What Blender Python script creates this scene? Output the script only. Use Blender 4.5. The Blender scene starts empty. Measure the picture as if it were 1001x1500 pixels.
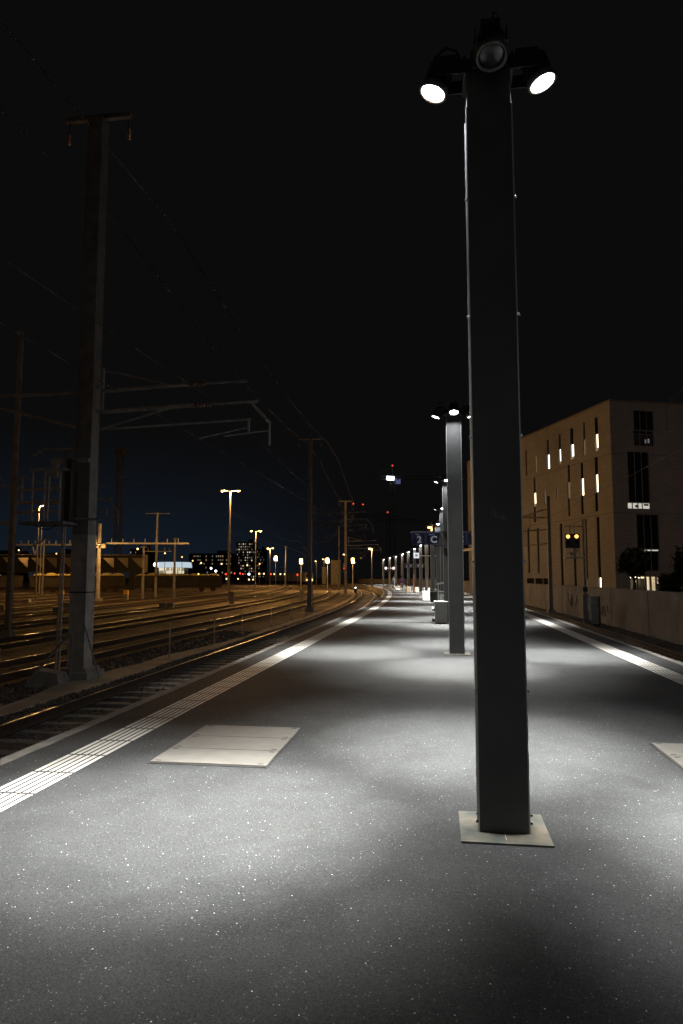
import bpy, math, random
from mathutils import Vector, Matrix
random.seed(7)
C = bpy.context.scene.collection
SC = bpy.context.scene
EYE = 1.65                      # camera height above the platform (platform surface is z = 0)
PITCH = math.atan(.095)

# ---------------------------------------------------------------- camera
cam = bpy.data.objects.new('camera', bpy.data.cameras.new('camera'))
C.objects.link(cam); SC.camera = cam
cam.data.sensor_fit = 'VERTICAL'; cam.data.sensor_height = 36; cam.data.lens = 24
cam.location = (0, 0, EYE); cam.rotation_euler = (math.pi/2 + PITCH, 0, 0)
cam.data.clip_start = .05; cam.data.clip_end = 4000
# ---------------------------------------------------------------- colour management
SC.view_settings.view_transform = 'Standard'; SC.view_settings.look = 'None'
SC.view_settings.exposure = 0; SC.view_settings.gamma = 1
SC.cycles.use_denoising = True
SC.cycles.max_bounces = 4
SC.cycles.sample_clamp_indirect = 3
# ---------------------------------------------------------------- night sky with the glow of the town low on the left
W = bpy.data.worlds.new('World'); SC.world = W; W.use_nodes = True
nt = W.node_tree; N = nt.nodes; L = nt.links
bg = N['Background']; tc = N.new('ShaderNodeTexCoord')
nrm = N.new('ShaderNodeVectorMath'); nrm.operation = 'NORMALIZE'; L.new(tc.outputs['Generated'], nrm.inputs[0])
sep = N.new('ShaderNodeSeparateXYZ'); L.new(nrm.outputs[0], sep.inputs[0])
dot = N.new('ShaderNodeVectorMath'); dot.operation = 'DOT_PRODUCT'; L.new(nrm.outputs[0], dot.inputs[0])
dot.inputs[1].default_value = Vector((-.34, 1, .0)).normalized()
az = N.new('ShaderNodeMapRange'); az.interpolation_type = 'SMOOTHSTEP'
az.inputs['From Min'].default_value = .93; az.inputs['From Max'].default_value = 1.0; L.new(dot.outputs['Value'], az.inputs['Value'])
el = N.new('ShaderNodeMapRange'); el.interpolation_type = 'SMOOTHSTEP'
el.inputs['From Min'].default_value = .22; el.inputs['From Max'].default_value = .0; L.new(sep.outputs['Z'], el.inputs['Value'])
mu = N.new('ShaderNodeMath'); mu.operation = 'MULTIPLY'; L.new(az.outputs[0], mu.inputs[0]); L.new(el.outputs[0], mu.inputs[1])
mx = N.new('ShaderNodeMix'); mx.data_type = 'RGBA'; L.new(mu.outputs[0], mx.inputs['Factor'])
mx.inputs['A'].default_value = (.0033, .0033, .0035, 1); mx.inputs['B'].default_value = (.0058, .0098, .0165, 1)
L.new(mx.outputs['Result'], bg.inputs['Color']); bg.inputs['Strength'].default_value = 1

# ---------------------------------------------------------------- geometry of the place
def cl(Y):                      # line of the light columns, down the middle of the island platform
    return 1.07 + .139*(Y-4.72) - (.000885*(Y-28)**2 if Y > 28 else 0)
def slope(Y): return .139 - (.00177*(Y-28) if Y > 28 else 0)
def PT(Y, off, z=0):
    m = slope(Y); n = math.sqrt(1+m*m)
    return Vector((cl(Y)+off/n, Y-off*m/n, z))
def PA(Y, off, z=0):            # same, but Y is the true distance ahead
    m = slope(Y); return PT(Y+off*m/math.sqrt(1+m*m), off, z)
def yaw(Y): return -math.atan(slope(Y))     # rotation that turns +Y along the track
def ray(x, y):
    a = (x-500.5)/1000; b = (750-y)/1000; c, s = math.cos(PITCH), math.sin(PITCH)
    return Vector((a, c-b*s, s+b*c))
def at(x, y, Y):                # the point seen at picture position x, y and Y metres ahead
    d = ray(x, y); t = Y/d.y
    return Vector((d.x*t, Y, EYE+d.z*t))

# ---------------------------------------------------------------- materials
MATS = {}
def mat(name, col, rough=.7, metal=0, var=0, scale=8, bump=0, bscale=40, emit=None, es=0, spec=.5, col2=None, detail=4):
    if name in MATS: return MATS[name]
    m = bpy.data.materials.new(name); MATS[name] = m; m.use_nodes = True
    t = m.node_tree; n = t.nodes; l = t.links; p = n['Principled BSDF']
    p.inputs['Base Color'].default_value = (*col, 1); p.inputs['Roughness'].default_value = rough
    p.inputs['Metallic'].default_value = metal; p.inputs['Specular IOR Level'].default_value = spec
    co = n.new('ShaderNodeTexCoord')
    if var or col2:
        ns = n.new('ShaderNodeTexNoise'); ns.inputs['Scale'].default_value = scale; ns.inputs['Detail'].default_value = detail
        l.new(co.outputs['Object'], ns.inputs['Vector'])
        r = n.new('ShaderNodeMapRange'); r.inputs['From Min'].default_value = .35; r.inputs['From Max'].default_value = .65
        l.new(ns.outputs['Fac'], r.inputs['Value'])
        mi = n.new('ShaderNodeMix'); mi.data_type = 'RGBA'; l.new(r.outputs[0], mi.inputs['Factor'])
        a = col2 or [c*(1-var) for c in col]; b = col if col2 else [min(1, c*(1+var)) for c in col]
        mi.inputs['A'].default_value = (*a, 1); mi.inputs['B'].default_value = (*b, 1)
        l.new(mi.outputs['Result'], p.inputs['Base Color'])
    if bump:
        nb = n.new('ShaderNodeTexNoise'); nb.inputs['Scale'].default_value = bscale; nb.inputs['Detail'].default_value = 6
        l.new(co.outputs['Object'], nb.inputs['Vector'])
        bp = n.new('ShaderNodeBump'); bp.inputs['Strength'].default_value = bump; bp.inputs['Distance'].default_value = .02
        l.new(nb.outputs['Fac'], bp.inputs['Height']); l.new(bp.outputs[0], p.inputs['Normal'])
    if emit:
        p.inputs['Emission Color'].default_value = (*emit, 1); p.inputs['Emission Strength'].default_value = es
    return m

def asphalt():
    m = bpy.data.materials.new('sparkling_asphalt'); m.use_nodes = True
    t = m.node_tree; n = t.nodes; l = t.links; p = n['Principled BSDF']
    co = n.new('ShaderNodeTexCoord')
    def vor(scale, seedoff):
        mp = n.new('ShaderNodeMapping'); mp.inputs['Location'].default_value = (seedoff, seedoff*.7, 0); l.new(co.outputs['Object'], mp.inputs['Vector'])
        v = n.new('ShaderNodeTexVoronoi'); v.inputs['Scale'].default_value = scale; l.new(mp.outputs[0], v.inputs['Vector'])
        return v
    def gt(sock, val):
        g = n.new('ShaderNodeMath'); g.operation = 'GREATER_THAN'; g.inputs[1].default_value = val; l.new(sock, g.inputs[0]); return g.outputs[0]
    def lt(sock, val):
        g = n.new('ShaderNodeMath'); g.operation = 'LESS_THAN'; g.inputs[1].default_value = val; l.new(sock, g.inputs[0]); return g.outputs[0]
    def mul(a, b):
        g = n.new('ShaderNodeMath'); g.operation = 'MULTIPLY'; l.new(a, g.inputs[0])
        if isinstance(b, float): g.inputs[1].default_value = b
        else: l.new(b, g.inputs[1])
        return g.outputs[0]
    def mix(f, a, b):
        x = n.new('ShaderNodeMix'); x.data_type = 'RGBA'; l.new(f, x.inputs['Factor'])
        for k, v in (('A', a), ('B', b)):
            if isinstance(v, tuple): x.inputs[k].default_value = (*v, 1)
            else: l.new(v, x.inputs[k])
        return x.outputs['Result']
    # slow patches
    ns = n.new('ShaderNodeTexNoise'); ns.inputs['Scale'].default_value = .8; ns.inputs['Detail'].default_value = 6; l.new(co.outputs['Object'], ns.inputs['Vector'])
    r0 = n.new('ShaderNodeMapRange'); r0.inputs['From Min'].default_value = .3; r0.inputs['From Max'].default_value = .7; l.new(ns.outputs['Fac'], r0.inputs['Value'])
    base = mix(r0.outputs[0], (.038, .0405, .043), (.047, .0495, .052))
    # grains
    v1 = vor(150, 0.); sr = n.new('ShaderNodeSeparateColor'); l.new(v1.outputs['Color'], sr.inputs[0])
    rr = n.new('ShaderNodeMapRange'); rr.inputs['From Min'].default_value = 0; rr.inputs['From Max'].default_value = 1; l.new(sr.outputs[0], rr.inputs['Value'])
    gr = mix(rr.outputs[0], (.014, .015, .0158), (.084, .087, .089))
    fg = n.new('ShaderNodeValue'); fg.outputs[0].default_value = .45
    c1 = mix(fg.outputs[0], base, gr)
    # pale chips of two sizes
    v2 = vor(140, 3.); s2 = n.new('ShaderNodeSeparateColor'); l.new(v2.outputs['Color'], s2.inputs[0])
    chip = mul(gt(s2.outputs[0], .982), lt(v2.outputs['Distance'], .42))
    c2 = mix(chip, c1, (.25, .25, .245))
    v3 = vor(80, 7.); s3 = n.new('ShaderNodeSeparateColor'); l.new(v3.outputs['Color'], s3.inputs[0])
    spark = mul(gt(s3.outputs[1], .9935), lt(v3.outputs['Distance'], .30))
    c3 = mix(spark, c2, (.62, .63, .64))
    w = n.new('ShaderNodeTexNoise'); w.inputs['Scale'].default_value = 2.3; w.inputs['Detail'].default_value = 8; w.inputs['Distortion'].default_value = .8; l.new(co.outputs['Object'], w.inputs['Vector'])
    wr = n.new('ShaderNodeMapRange'); wr.inputs['From Min'].default_value = .30; wr.inputs['From Max'].default_value = .70; wr.inputs['To Min'].default_value = .86; wr.inputs['To Max'].default_value = 1.12; l.new(w.outputs['Fac'], wr.inputs['Value'])
    ws = n.new('ShaderNodeVectorMath'); ws.operation = 'SCALE'; l.new(c3, ws.inputs[0]); l.new(wr.outputs[0], ws.inputs['Scale']); c3 = ws.outputs[0]
    # old spots of chewing gum and drips
    v4 = vor(2.6, 11.); s4 = n.new('ShaderNodeSeparateColor'); l.new(v4.outputs['Color'], s4.inputs[0])
    c3 = mix(mul(mul(gt(s4.outputs[0], .80), lt(v4.outputs['Distance'], .05)), .45), c3, (.015, .015, .015))
    l.new(c3, p.inputs['Base Color']); p.inputs['Roughness'].default_value = .8; p.inputs['Specular IOR Level'].default_value = .12
    bp = n.new('ShaderNodeBump'); bp.inputs['Strength'].default_value = .5; bp.inputs['Distance'].default_value = .003
    l.new(v1.outputs['Distance'], bp.inputs['Height']); l.new(bp.outputs[0], p.inputs['Normal'])
    return m

def gravel(name, a, b, scale=16, bump=.9, patch=(.5, 1.25)):
    m = bpy.data.materials.new(name); m.use_nodes = True
    t = m.node_tree; n = t.nodes; l = t.links; p = n['Principled BSDF']
    co = n.new('ShaderNodeTexCoord')
    v = n.new('ShaderNodeTexVoronoi'); v.inputs['Scale'].default_value = scale; l.new(co.outputs['Object'], v.inputs['Vector'])
    s = n.new('ShaderNodeSeparateColor'); l.new(v.outputs['Color'], s.inputs[0])
    x = n.new('ShaderNodeMix'); x.data_type = 'RGBA'; l.new(s.outputs[0], x.inputs['Factor'])
    x.inputs['A'].default_value = (*a, 1); x.inputs['B'].default_value = (*b, 1)
    ns = n.new('ShaderNodeTexNoise'); ns.inputs['Scale'].default_value = .35; ns.inputs['Detail'].default_value = 7; l.new(co.outputs['Object'], ns.inputs['Vector'])
    r = n.new('ShaderNodeMapRange'); r.inputs['From Min'].default_value = .3; r.inputs['From Max'].default_value = .7
    r.inputs['To Min'].default_value = patch[0]; r.inputs['To Max'].default_value = patch[1]; l.new(ns.outputs['Fac'], r.inputs['Value'])
    k = n.new('ShaderNodeVectorMath'); k.operation = 'SCALE'; l.new(x.outputs['Result'], k.inputs[0]); l.new(r.outputs[0], k.inputs['Scale'])
    l.new(k.outputs[0], p.inputs['Base Color']); p.inputs['Roughness'].default_value = .9
    bp = n.new('ShaderNodeBump'); bp.inputs['Strength'].default_value = bump; bp.inputs['Distance'].default_value = .04; bp.invert = True
    l.new(v.outputs['Distance'], bp.inputs['Height']); l.new(bp.outputs[0], p.inputs['Normal'])
    return m

def brickwall():
    m = bpy.data.materials.new('pale_brick'); m.use_nodes = True
    t = m.node_tree; n = t.nodes; l = t.links; p = n['Principled BSDF']
    co = n.new('ShaderNodeTexCoord'); s = n.new('ShaderNodeSeparateXYZ'); l.new(co.outputs['Object'], s.inputs[0])
    ad = n.new('ShaderNodeMath'); l.new(s.outputs[0], ad.inputs[0]); l.new(s.outputs[1], ad.inputs[1])
    cb = n.new('ShaderNodeCombineXYZ'); l.new(ad.outputs[0], cb.inputs[0]); l.new(s.outputs[2], cb.inputs[1])
    b = n.new('ShaderNodeTexBrick'); l.new(cb.outputs[0], b.inputs['Vector']); b.inputs['Scale'].default_value = 1
    b.inputs['Brick Width'].default_value = .5; b.inputs['Row Height'].default_value = .16; b.inputs['Mortar Size'].default_value = .012
    b.inputs['Color1'].default_value = (.29, .285, .295, 1); b.inputs['Color2'].default_value = (.245, .24, .25, 1); b.inputs['Mortar'].default_value = (.16, .15, .145, 1)
    ns = n.new('ShaderNodeTexNoise'); ns.inputs['Scale'].default_value = .5; ns.inputs['Detail'].default_value = 5; l.new(co.outputs['Object'], ns.inputs['Vector'])
    r = n.new('ShaderNodeMapRange'); r.inputs['To Min'].default_value = .75; r.inputs['To Max'].default_value = 1.2; l.new(ns.outputs['Fac'], r.inputs['Value'])
    k = n.new('ShaderNodeVectorMath'); k.operation = 'SCALE'; l.new(b.outputs['Color'], k.inputs[0]); l.new(r.outputs[0], k.inputs['Scale'])
    l.new(k.outputs[0], p.inputs['Base Color']); p.inputs['Roughness'].default_value = .9
    return m

def citywin(name, wall, lit, es, sx, sy, thr, base=.0):
    """distant facade whose window grid is partly lit"""
    m = bpy.data.materials.new(name); m.use_nodes = True
    t = m.node_tree; n = t.nodes; l = t.links; p = n['Principled BSDF']
    p.inputs['Base Color'].default_value = (*wall, 1); p.inputs['Roughness'].default_value = .9
    return m

M = {
 'asphalt': asphalt(),
 'ballast': gravel('ballast', (.03, .027, .024), (.15, .13, .115), 15, 1),
 'yard': gravel('yard_gravel', (.08, .065, .05), (.24, .20, .16), 11, 1, (.45, 1.3)),
 'stone': mat('ballast_stone', (.11, .10, .09), .9, var=.5, scale=3),
 'coping': mat('coping_concrete', (.19, .18, .165), .8, var=.18, scale=4, bump=.2),
 'conc': mat('concrete', (.30, .29, .27), .85, var=.25, scale=1.5, bump=.25, bscale=20),
 'wallc': mat('wall_concrete', (.16, .16, .158), .9, var=.22, scale=.9, bump=.3, bscale=12),
 'path': mat('sandy_concrete', (.36, .30, .22), .9, var=.25, scale=1.2, bump=.4, bscale=25),
 'white_line': mat('white_marking', (.58, .57, .53), .6, var=.08, scale=12),
 'slab': mat('hatch_slab', (.125, .119, .110), .75, var=.09, scale=5, bump=.12, bscale=120),
 'dark_hole': mat('dark_hole', (.02, .02, .02), .8),
 'shaft': mat('anthracite_paint', (.082, .081, .081), .6, var=.12, scale=3, bump=.10, bscale=90),
 'head': mat('black_paint', (.018, .018, .019), .45, var=.1, scale=9),
 'trim': mat('edge_steel', (.6, .61, .61), .4, metal=.3),
 'stud': mat('stud_steel', (.8, .8, .8), .22, metal=1),
 'plate': mat('zinc_plate', (.19, .165, .13), .5, col2=(.055, .07, .066), scale=6, detail=7),
 'lens': mat('lamp_lens', (.9, .9, .9), .3, emit=(.95, .98, 1), es=400),
 'lens_off': mat('lamp_glass_off', (.05, .05, .055), .12),
 'rim': mat('lamp_rim', (.16, .16, .16), .4, metal=.5),
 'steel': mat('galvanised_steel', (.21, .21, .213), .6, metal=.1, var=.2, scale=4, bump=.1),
 'steel_lit': mat('galvanised_steel_pale_lit', (.46, .45, .43), .6, metal=.1, var=.2, scale=4),  # lit copy of the steel, lamplight put into the paler colour
 'wood_conc': mat('sleeper_concrete', (.24, .22, .19), .85, var=.3, scale=3, bump=.4, bscale=30),
 'rust': mat('rail_rust', (.055, .035, .024), .8, var=.3, scale=10),
 'polish': mat('rail_polished', (.36, .345, .33), .33, metal=1),
 'insul': mat('insulator_brown', (.20, .12, .09), .35),
 'wire': mat('wire', (.07, .065, .06), .7),
 'sod': mat('sodium_lens', (.9, .6, .3), .3, emit=(1, .50, .14), es=3),
 'sodw': mat('warm_lens', (.9, .8, .6), .3, emit=(1, .68, .30), es=3.2),
 'red': mat('red_lens', (.8, .1, .05), .3, emit=(1, .06, .03), es=2.2),
 'orange_lens': mat('orange_lens', (.9, .5, .1), .3, emit=(1, .50, .10), es=4),
 'whitel': mat('white_lens', (.9, .9, .9), .3, emit=(.9, .97, 1), es=6),
 'blue_lens': mat('blue_lens', (.1, .2, .9), .3, emit=(.15, .3, 1), es=3),
 'signblue': mat('sign_blue', (.008, .013, .045), .7, emit=(.06, .09, .24), es=.02),
 'signframe': mat('sign_frame', (.25, .28, .40), .4),
 'signwhite': mat('sign_white', (.6, .61, .66), .5, emit=(.85, .85, 1), es=.08),
 'white': mat('white_paint', (.80, .79, .75), .5, var=.08, scale=6),
 'cream': mat('cream_paint', (.60, .53, .42), .6, var=.1, scale=5),
 'bin': mat('dark_bin', (.03, .03, .032), .5),
 'yellow': mat('yellow_cap', (.85, .50, .02), .6, emit=None, var=.1),
 'brick': brickwall(),
 'glass': mat('dark_glass', (.012, .012, .014), .12),
 'win': mat('lit_window', (.8, .7, .5), .5, emit=(1, .90, .68), es=4, col2=(.4, .3, .2), scale=1.7),
 'win_cool': mat('lit_window_cool', (.7, .75, .7), .5, emit=(.95, 1, .86), es=3),
 'dim_glow': mat('dim_reveal_glow', (.3, .26, .2), .7, emit=(1, .76, .45), es=.22),  # faint emission standing for the lit reveal and dimmer pane parts
 'win_dim': mat('dim_window', (.2, .17, .14), .5, emit=(1, .75, .5), es=.10),
 'room': mat('lit_room', (.8, .7, .5), .5, emit=(1, .84, .58), es=5),
 'strip': mat('lit_strip', (.8, .8, .7), .5, emit=(.95, .92, .80), es=.55, col2=(.2, .2, .18), scale=1.5),
 'leaf': mat('dark_foliage', (.045, .06, .03), .8, var=.4, scale=2),
 'bark': mat('bark', (.10, .08, .06), .9, var=.3, scale=12),
 'town': mat('town_wall', (.16, .13, .11), .9, var=.2, scale=.05),
 'town_dark': mat('town_wall_dark', (.022, .022, .022), .9),
 'w1': mat('far_window_warm', (.5, .4, .3), .5, emit=(1, .72, .42), es=.22),
 'w2': mat('far_window_cool', (.5, .5, .5), .5, emit=(.75, .82, .95), es=.16),
 'w3': mat('far_window_bright', (.5, .5, .5), .5, emit=(1, .88, .62), es=.7),
 'arena': mat('lit_band', (.7, .8, .85), .5, emit=(.70, .85, .95), es=.7, col2=(.2, .25, .3), scale=.25),
 'train_body': mat('train_paint', (.55, .50, .46), .4, var=.1, scale=.4),
 'train_red': mat('train_red', (.5, .03, .03), .4),
 'wagon': mat('wagon_brown', (.04, .035, .028), .8, var=.35, scale=.7),
 'top_highlight': mat('wagon_top_highlight', (.42, .36, .12), .8, var=.3, scale=.6),
 'skin': mat('skin', (.45, .28, .2), .6), 'purple': mat('purple_cloth', (.16, .12, .50), .8),
 'greycloth': mat('grey_cloth', (.13, .13, .14), .9), 'palecloth': mat('pale_trousers', (.55, .54, .52), .9),
 'hair': mat('dark_hair', (.03, .02, .015), .7), 'ink': mat('spray_paint', (.05, .05, .055), .8), 'scratch': mat('scratch_pale', (.22, .22, .21), .7),
 'crane': mat('crane_paint', (.03, .03, .03), .7), 'signlit': mat('lit_company_sign', (.9, .9, .9), .5, emit=(.85, .92, 1), es=6),
 'signdim': mat('dim_blue_sign', (.2, .2, .4), .5, emit=(.16, .20, .48), es=.35),
}

# ---------------------------------------------------------------- mesh helper
class MB:
    def __init__(s, root=None):          # root: shapes are given in world space and stored in root's space
        s.v = []; s.f = []; s.T = root.matrix_world.inverted() if root else Matrix()
        if root:
            s.T = (Matrix.Translation(root.location) @ root.rotation_euler.to_matrix().to_4x4()).inverted()
    def add(s, vs, fs):
        b = len(s.v); s.v += [s.T @ Vector(p) for p in vs]; s.f += [tuple(b+i for i in f) for f in fs]; return s
    def box(s, c, d, rz=0, R=None):
        R = R or Matrix.Rotation(rz, 3, 'Z'); c = Vector(c)
        vs = [c + R @ Vector((x*d[0]/2, y*d[1]/2, z*d[2]/2)) for x in (-1, 1) for y in (-1, 1) for z in (-1, 1)]
        return s.add(vs, [(0,1,3,2), (4,6,7,5), (0,4,5,1), (2,3,7,6), (0,2,6,4), (1,5,7,3)])
    def tube(s, p0, p1, r0, r1=None, n=8, caps=True):
        r1 = r0 if r1 is None else r1; p0 = Vector(p0); p1 = Vector(p1); a = (p1-p0).normalized()
        u = a.orthogonal().normalized(); w = a.cross(u)
        vs = []
        for p, r in ((p0, r0), (p1, r1)):
            vs += [p + (u*math.cos(2*math.pi*i/n) + w*math.sin(2*math.pi*i/n))*r for i in range(n)]
        fs = [(i, (i+1) % n, n+(i+1) % n, n+i) for i in range(n)]
        if caps: fs += [tuple(range(n))[::-1], tuple(range(n, 2*n))]
        return s.add(vs, fs)
    def lathe(s, p, axis, prof, n=24, cap=True):   # prof: (distance along axis, radius)
        p = Vector(p); a = Vector(axis).normalized(); u = a.orthogonal().normalized(); w = a.cross(u); vs = []; fs = []
        for d, r in prof: vs += [p + a*d + (u*math.cos(2*math.pi*i/n) + w*math.sin(2*math.pi*i/n))*r for i in range(n)]
        for k in range(len(prof)-1):
            fs += [(k*n+i, k*n+(i+1) % n, (k+1)*n+(i+1) % n, (k+1)*n+i) for i in range(n)]
        if cap: fs += [tuple(range(n))[::-1], tuple((len(prof)-1)*n+i for i in range(n))]
        return s.add(vs, fs)
    def ball(s, c, r, n=8, sc=(1,1,1)):
        c = Vector(c); vs = []; fs = []
        for i in range(n+1):
            th = math.pi*i/n
            vs += [c + Vector((r*sc[0]*math.sin(th)*math.cos(2*math.pi*j/n), r*sc[1]*math.sin(th)*math.sin(2*math.pi*j/n), r*sc[2]*math.cos(th))) for j in range(n)]
        for i in range(n):
            fs += [(i*n+j, (i+1)*n+j, (i+1)*n+(j+1) % n, i*n+(j+1) % n) for j in range(n)]
        return s.add(vs, fs)
    def sweep(s, Ys, prof, cap=True):      # prof: closed list of (offset, z) in order, swept along the platform curve
        n = len(prof); vs = []; fs = []
        for Y in Ys: vs += [PT(Y, o, z) for o, z in prof]
        for k in range(len(Ys)-1):
            fs += [(k*n+i, k*n+(i+1) % n, (k+1)*n+(i+1) % n, (k+1)*n+i) for i in range(n)]
        if cap: fs += [tuple(range(n))[::-1], tuple((len(Ys)-1)*n+i for i in range(n))]
        return s.add(vs, fs)
    def quad(s, a, b, c, d): return s.add([a, b, c, d], [(0,1,2,3)])
    def build(s, name, m, parent=None, smooth=False):
        me = bpy.data.meshes.new(name); me.from_pydata([tuple(p) for p in s.v], [], s.f); me.update()
        me.materials.append(M[m] if isinstance(m, str) else m)
        if smooth: me.polygons.foreach_set('use_smooth', [True]*len(me.polygons))
        o = bpy.data.objects.new(name, me); C.objects.link(o)
        if parent: o.parent = parent
        return o

def tag(o, label, cat, group=None):
    o['label'] = label; o['category'] = cat
    if group: o['group'] = group
    return o
def empty(name, loc, label=None, cat=None, group=None, rz=0):
    o = bpy.data.objects.new(name, None); C.objects.link(o); o.location = loc; o.rotation_euler = (0, 0, rz); o.empty_display_size = .2
    if label: tag(o, label, cat, group)
    return o
def struct(o, label=None):
    o['kind'] = 'structure'
    if label: o['label'] = label
    return o
def copy_tree(o, parent=None):
    c = o.copy(); C.objects.link(c); c.parent = parent
    for ch in o.children: copy_tree(ch, c)
    return c
def light(kind, name, loc, energy, col, parent=None, target=None, angle=60, blend=1, radius=.08):
    d = bpy.data.lights.new(name, kind); d.energy = energy; d.color = col; d.shadow_soft_size = radius
    if kind == 'SPOT': d.spot_size = math.radians(angle); d.spot_blend = blend
    o = bpy.data.objects.new(name, d); C.objects.link(o); o.location = loc
    if target is not None: o.rotation_euler = (Vector(target)).to_track_quat('-Z', 'Y').to_euler()
    if parent: o.parent = parent
    return o
def text(name, s, size, m, parent, loc, rot, depth=.004, bold=0):
    cu = bpy.data.curves.new(name, 'FONT'); cu.body = s; cu.size = size; cu.extrude = depth; cu.offset = bold
    cu.align_x = 'CENTER'; cu.align_y = 'CENTER'
    tmp = bpy.data.objects.new('tmp', cu); C.objects.link(tmp)
    me = bpy.data.meshes.new_from_object(tmp.evaluated_get(bpy.context.evaluated_depsgraph_get()))
    bpy.data.objects.remove(tmp); me.materials.clear(); me.materials.append(M[m])
    o = bpy.data.objects.new(name, me); C.objects.link(o); o.parent = parent; o.location = loc; o.rotation_euler = rot
    return o
def fr(a, b, step):
    n = max(1, int(math.ceil((b-a)/step))); return [a+(b-a)*i/n for i in range(n+1)]

RT = -.55        # rail top
GZ = -.76        # ground of the yard
FAR = 300
# ---------------------------------------------------------------- large structure: ground, platform
g = MB(); g.quad((-900, -60, GZ-.03), (900, -60, GZ-.03), (900, 1600, GZ-.03), (-900, 1600, GZ-.03))
struct(g.build('ground', 'yard'), 'brown gravel ground of the rail yard')
# platform surface (closed box swept along the curve)
Ys = fr(-8, 28, 2) + fr(30, 172, 2)
pl = MB(); pl.sweep(Ys, [(-4.22, 0), (4.12, 0), (4.12, -.9), (-4.22, -.9)])
struct(pl.build('platform', 'asphalt'), 'dark speckled asphalt island platform')
for s_, e in ((-1, 4.22), (1, 4.12)):
    k = MB(); k.sweep(Ys, [(s_*(e+.002), .004), (s_*(e+.14), .004), (s_*(e+.14), -.16), (s_*(e+.06), -.16), (s_*(e+.06), -.88), (s_*(e+.002), -.88)][::s_])
    struct(k.build('platform_edge', 'coping'), 'pale concrete edge kerb along the platform')
# tactile guidance stripes: six narrow lines cut into 0.56 m pieces
for s_, a in ((-1, 3.47), (1, 3.30)):
    t = MB()
    Y = 1.0
    while Y < 168:
        for j in range(6):
            o = s_*(a + j*.064); w = .042
            P = [PT(Y, o, .004), PT(Y, o+s_*w, .004), PT(Y+.53, o+s_*w, .004), PT(Y+.53, o, .004)]
            t.add(P, [(0, 1, 2, 3)] if s_ > 0 else [(3, 2, 1, 0)])
        Y += .56
    struct(t.build('tactile_paving', 'white_line'), 'white ribbed guidance line along the platform edge')
# ballast beds of the two platform tracks
for s_, a, b in ((-1, 4.3, 7.75), (1, 4.2, 8.05)):
    k = MB(); rows = fr(-8, 60, .5)+fr(61, FAR, 3); cols = [a+(b-a)*i/8 for i in range(9)]
    vs = [PT(Y, s_*c, GZ+.02+random.uniform(-.02, .02)) for Y in rows for c in cols]; n = len(cols)
    fs = [(i*n+j, i*n+j+1, (i+1)*n+j+1, (i+1)*n+j) for i in range(len(rows)-1) for j in range(n-1)]
    if s_ < 0: fs = [f[::-1] for f in fs]
    k.add(vs, fs); struct(k.build('track_bed', 'ballast'), 'dark ballast bed between platform and yard')
# concrete cable trough path beside the first mast: uneven width
k = MB(); rows = fr(6, 130, .7); vs = []
for i, Y in enumerate(rows):
    wob = .10*math.sin(Y*.9)+.07*math.sin(Y*2.3+1); wd = .34 + (.55*math.exp(-((Y-14.5)/3.2)**2)) + .45*math.exp(-((Y-19.5)/2.)**2)
    vs += [PT(Y, -7.72+wob*.4-.04*(Y < 20), GZ+.07), PT(Y, -7.72-wd-wob*.6, GZ+.07), PT(Y, -7.76-wd-wob*.6, GZ-.05), PT(Y, -7.68+wob*.4, GZ-.05)]
n = 4; fs = [(i*n+j, i*n+(j+1) % n, (i+1)*n+(j+1) % n, (i+1)*n+j) for i in range(len(rows)-1) for j in range(n)]
k.add(vs, fs); struct(k.build('path', 'path'), 'sandy concrete service path between the tracks')

# loose ballast stones that stand up beside the near track
k = MB()
def stone(p, r):
    vs = []
    for z in (-1, 1):
        for i in range(4):
            a = i*math.pi/2+random.random()*.9; q = random.uniform(.6, 1.1)*(1 if z < 0 else .7)
            vs.append(p+Vector((math.cos(a)*r*q, math.sin(a)*r*q, z*r*.55*random.uniform(.7, 1.1))))
    k.add(vs, [(0,3,2,1), (4,5,6,7), (0,1,5,4), (1,2,6,5), (2,3,7,6), (3,0,4,7)])
for i in range(15000):
    Y = 6+24*random.random()**1.3
    o = random.choice([random.uniform(-7.75, -4.6), random.uniform(-7.8, -7.0), random.uniform(-7.8, -7.0), random.uniform(-10.0, -8.1)])
    if -7.4 < o < -4.8 and random.random() < .6: continue
    stone(PT(Y, o, GZ+(.02 if o > -7.8 else -.02)+random.uniform(0, .03 if o < -7.4 or o > -4.8 else .0)), random.uniform(.022, .05))
for i in range(5000):
    stone(PT(random.uniform(13, 40), random.uniform(4.7, 8.0), GZ+.02+random.uniform(0, .03)), random.uniform(.025, .05))
o = k.build('ballast_stones', 'stone'); o['kind'] = 'stuff'; tag(o, 'loose grey ballast stones lying beside the platform tracks', 'gravel')

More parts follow.
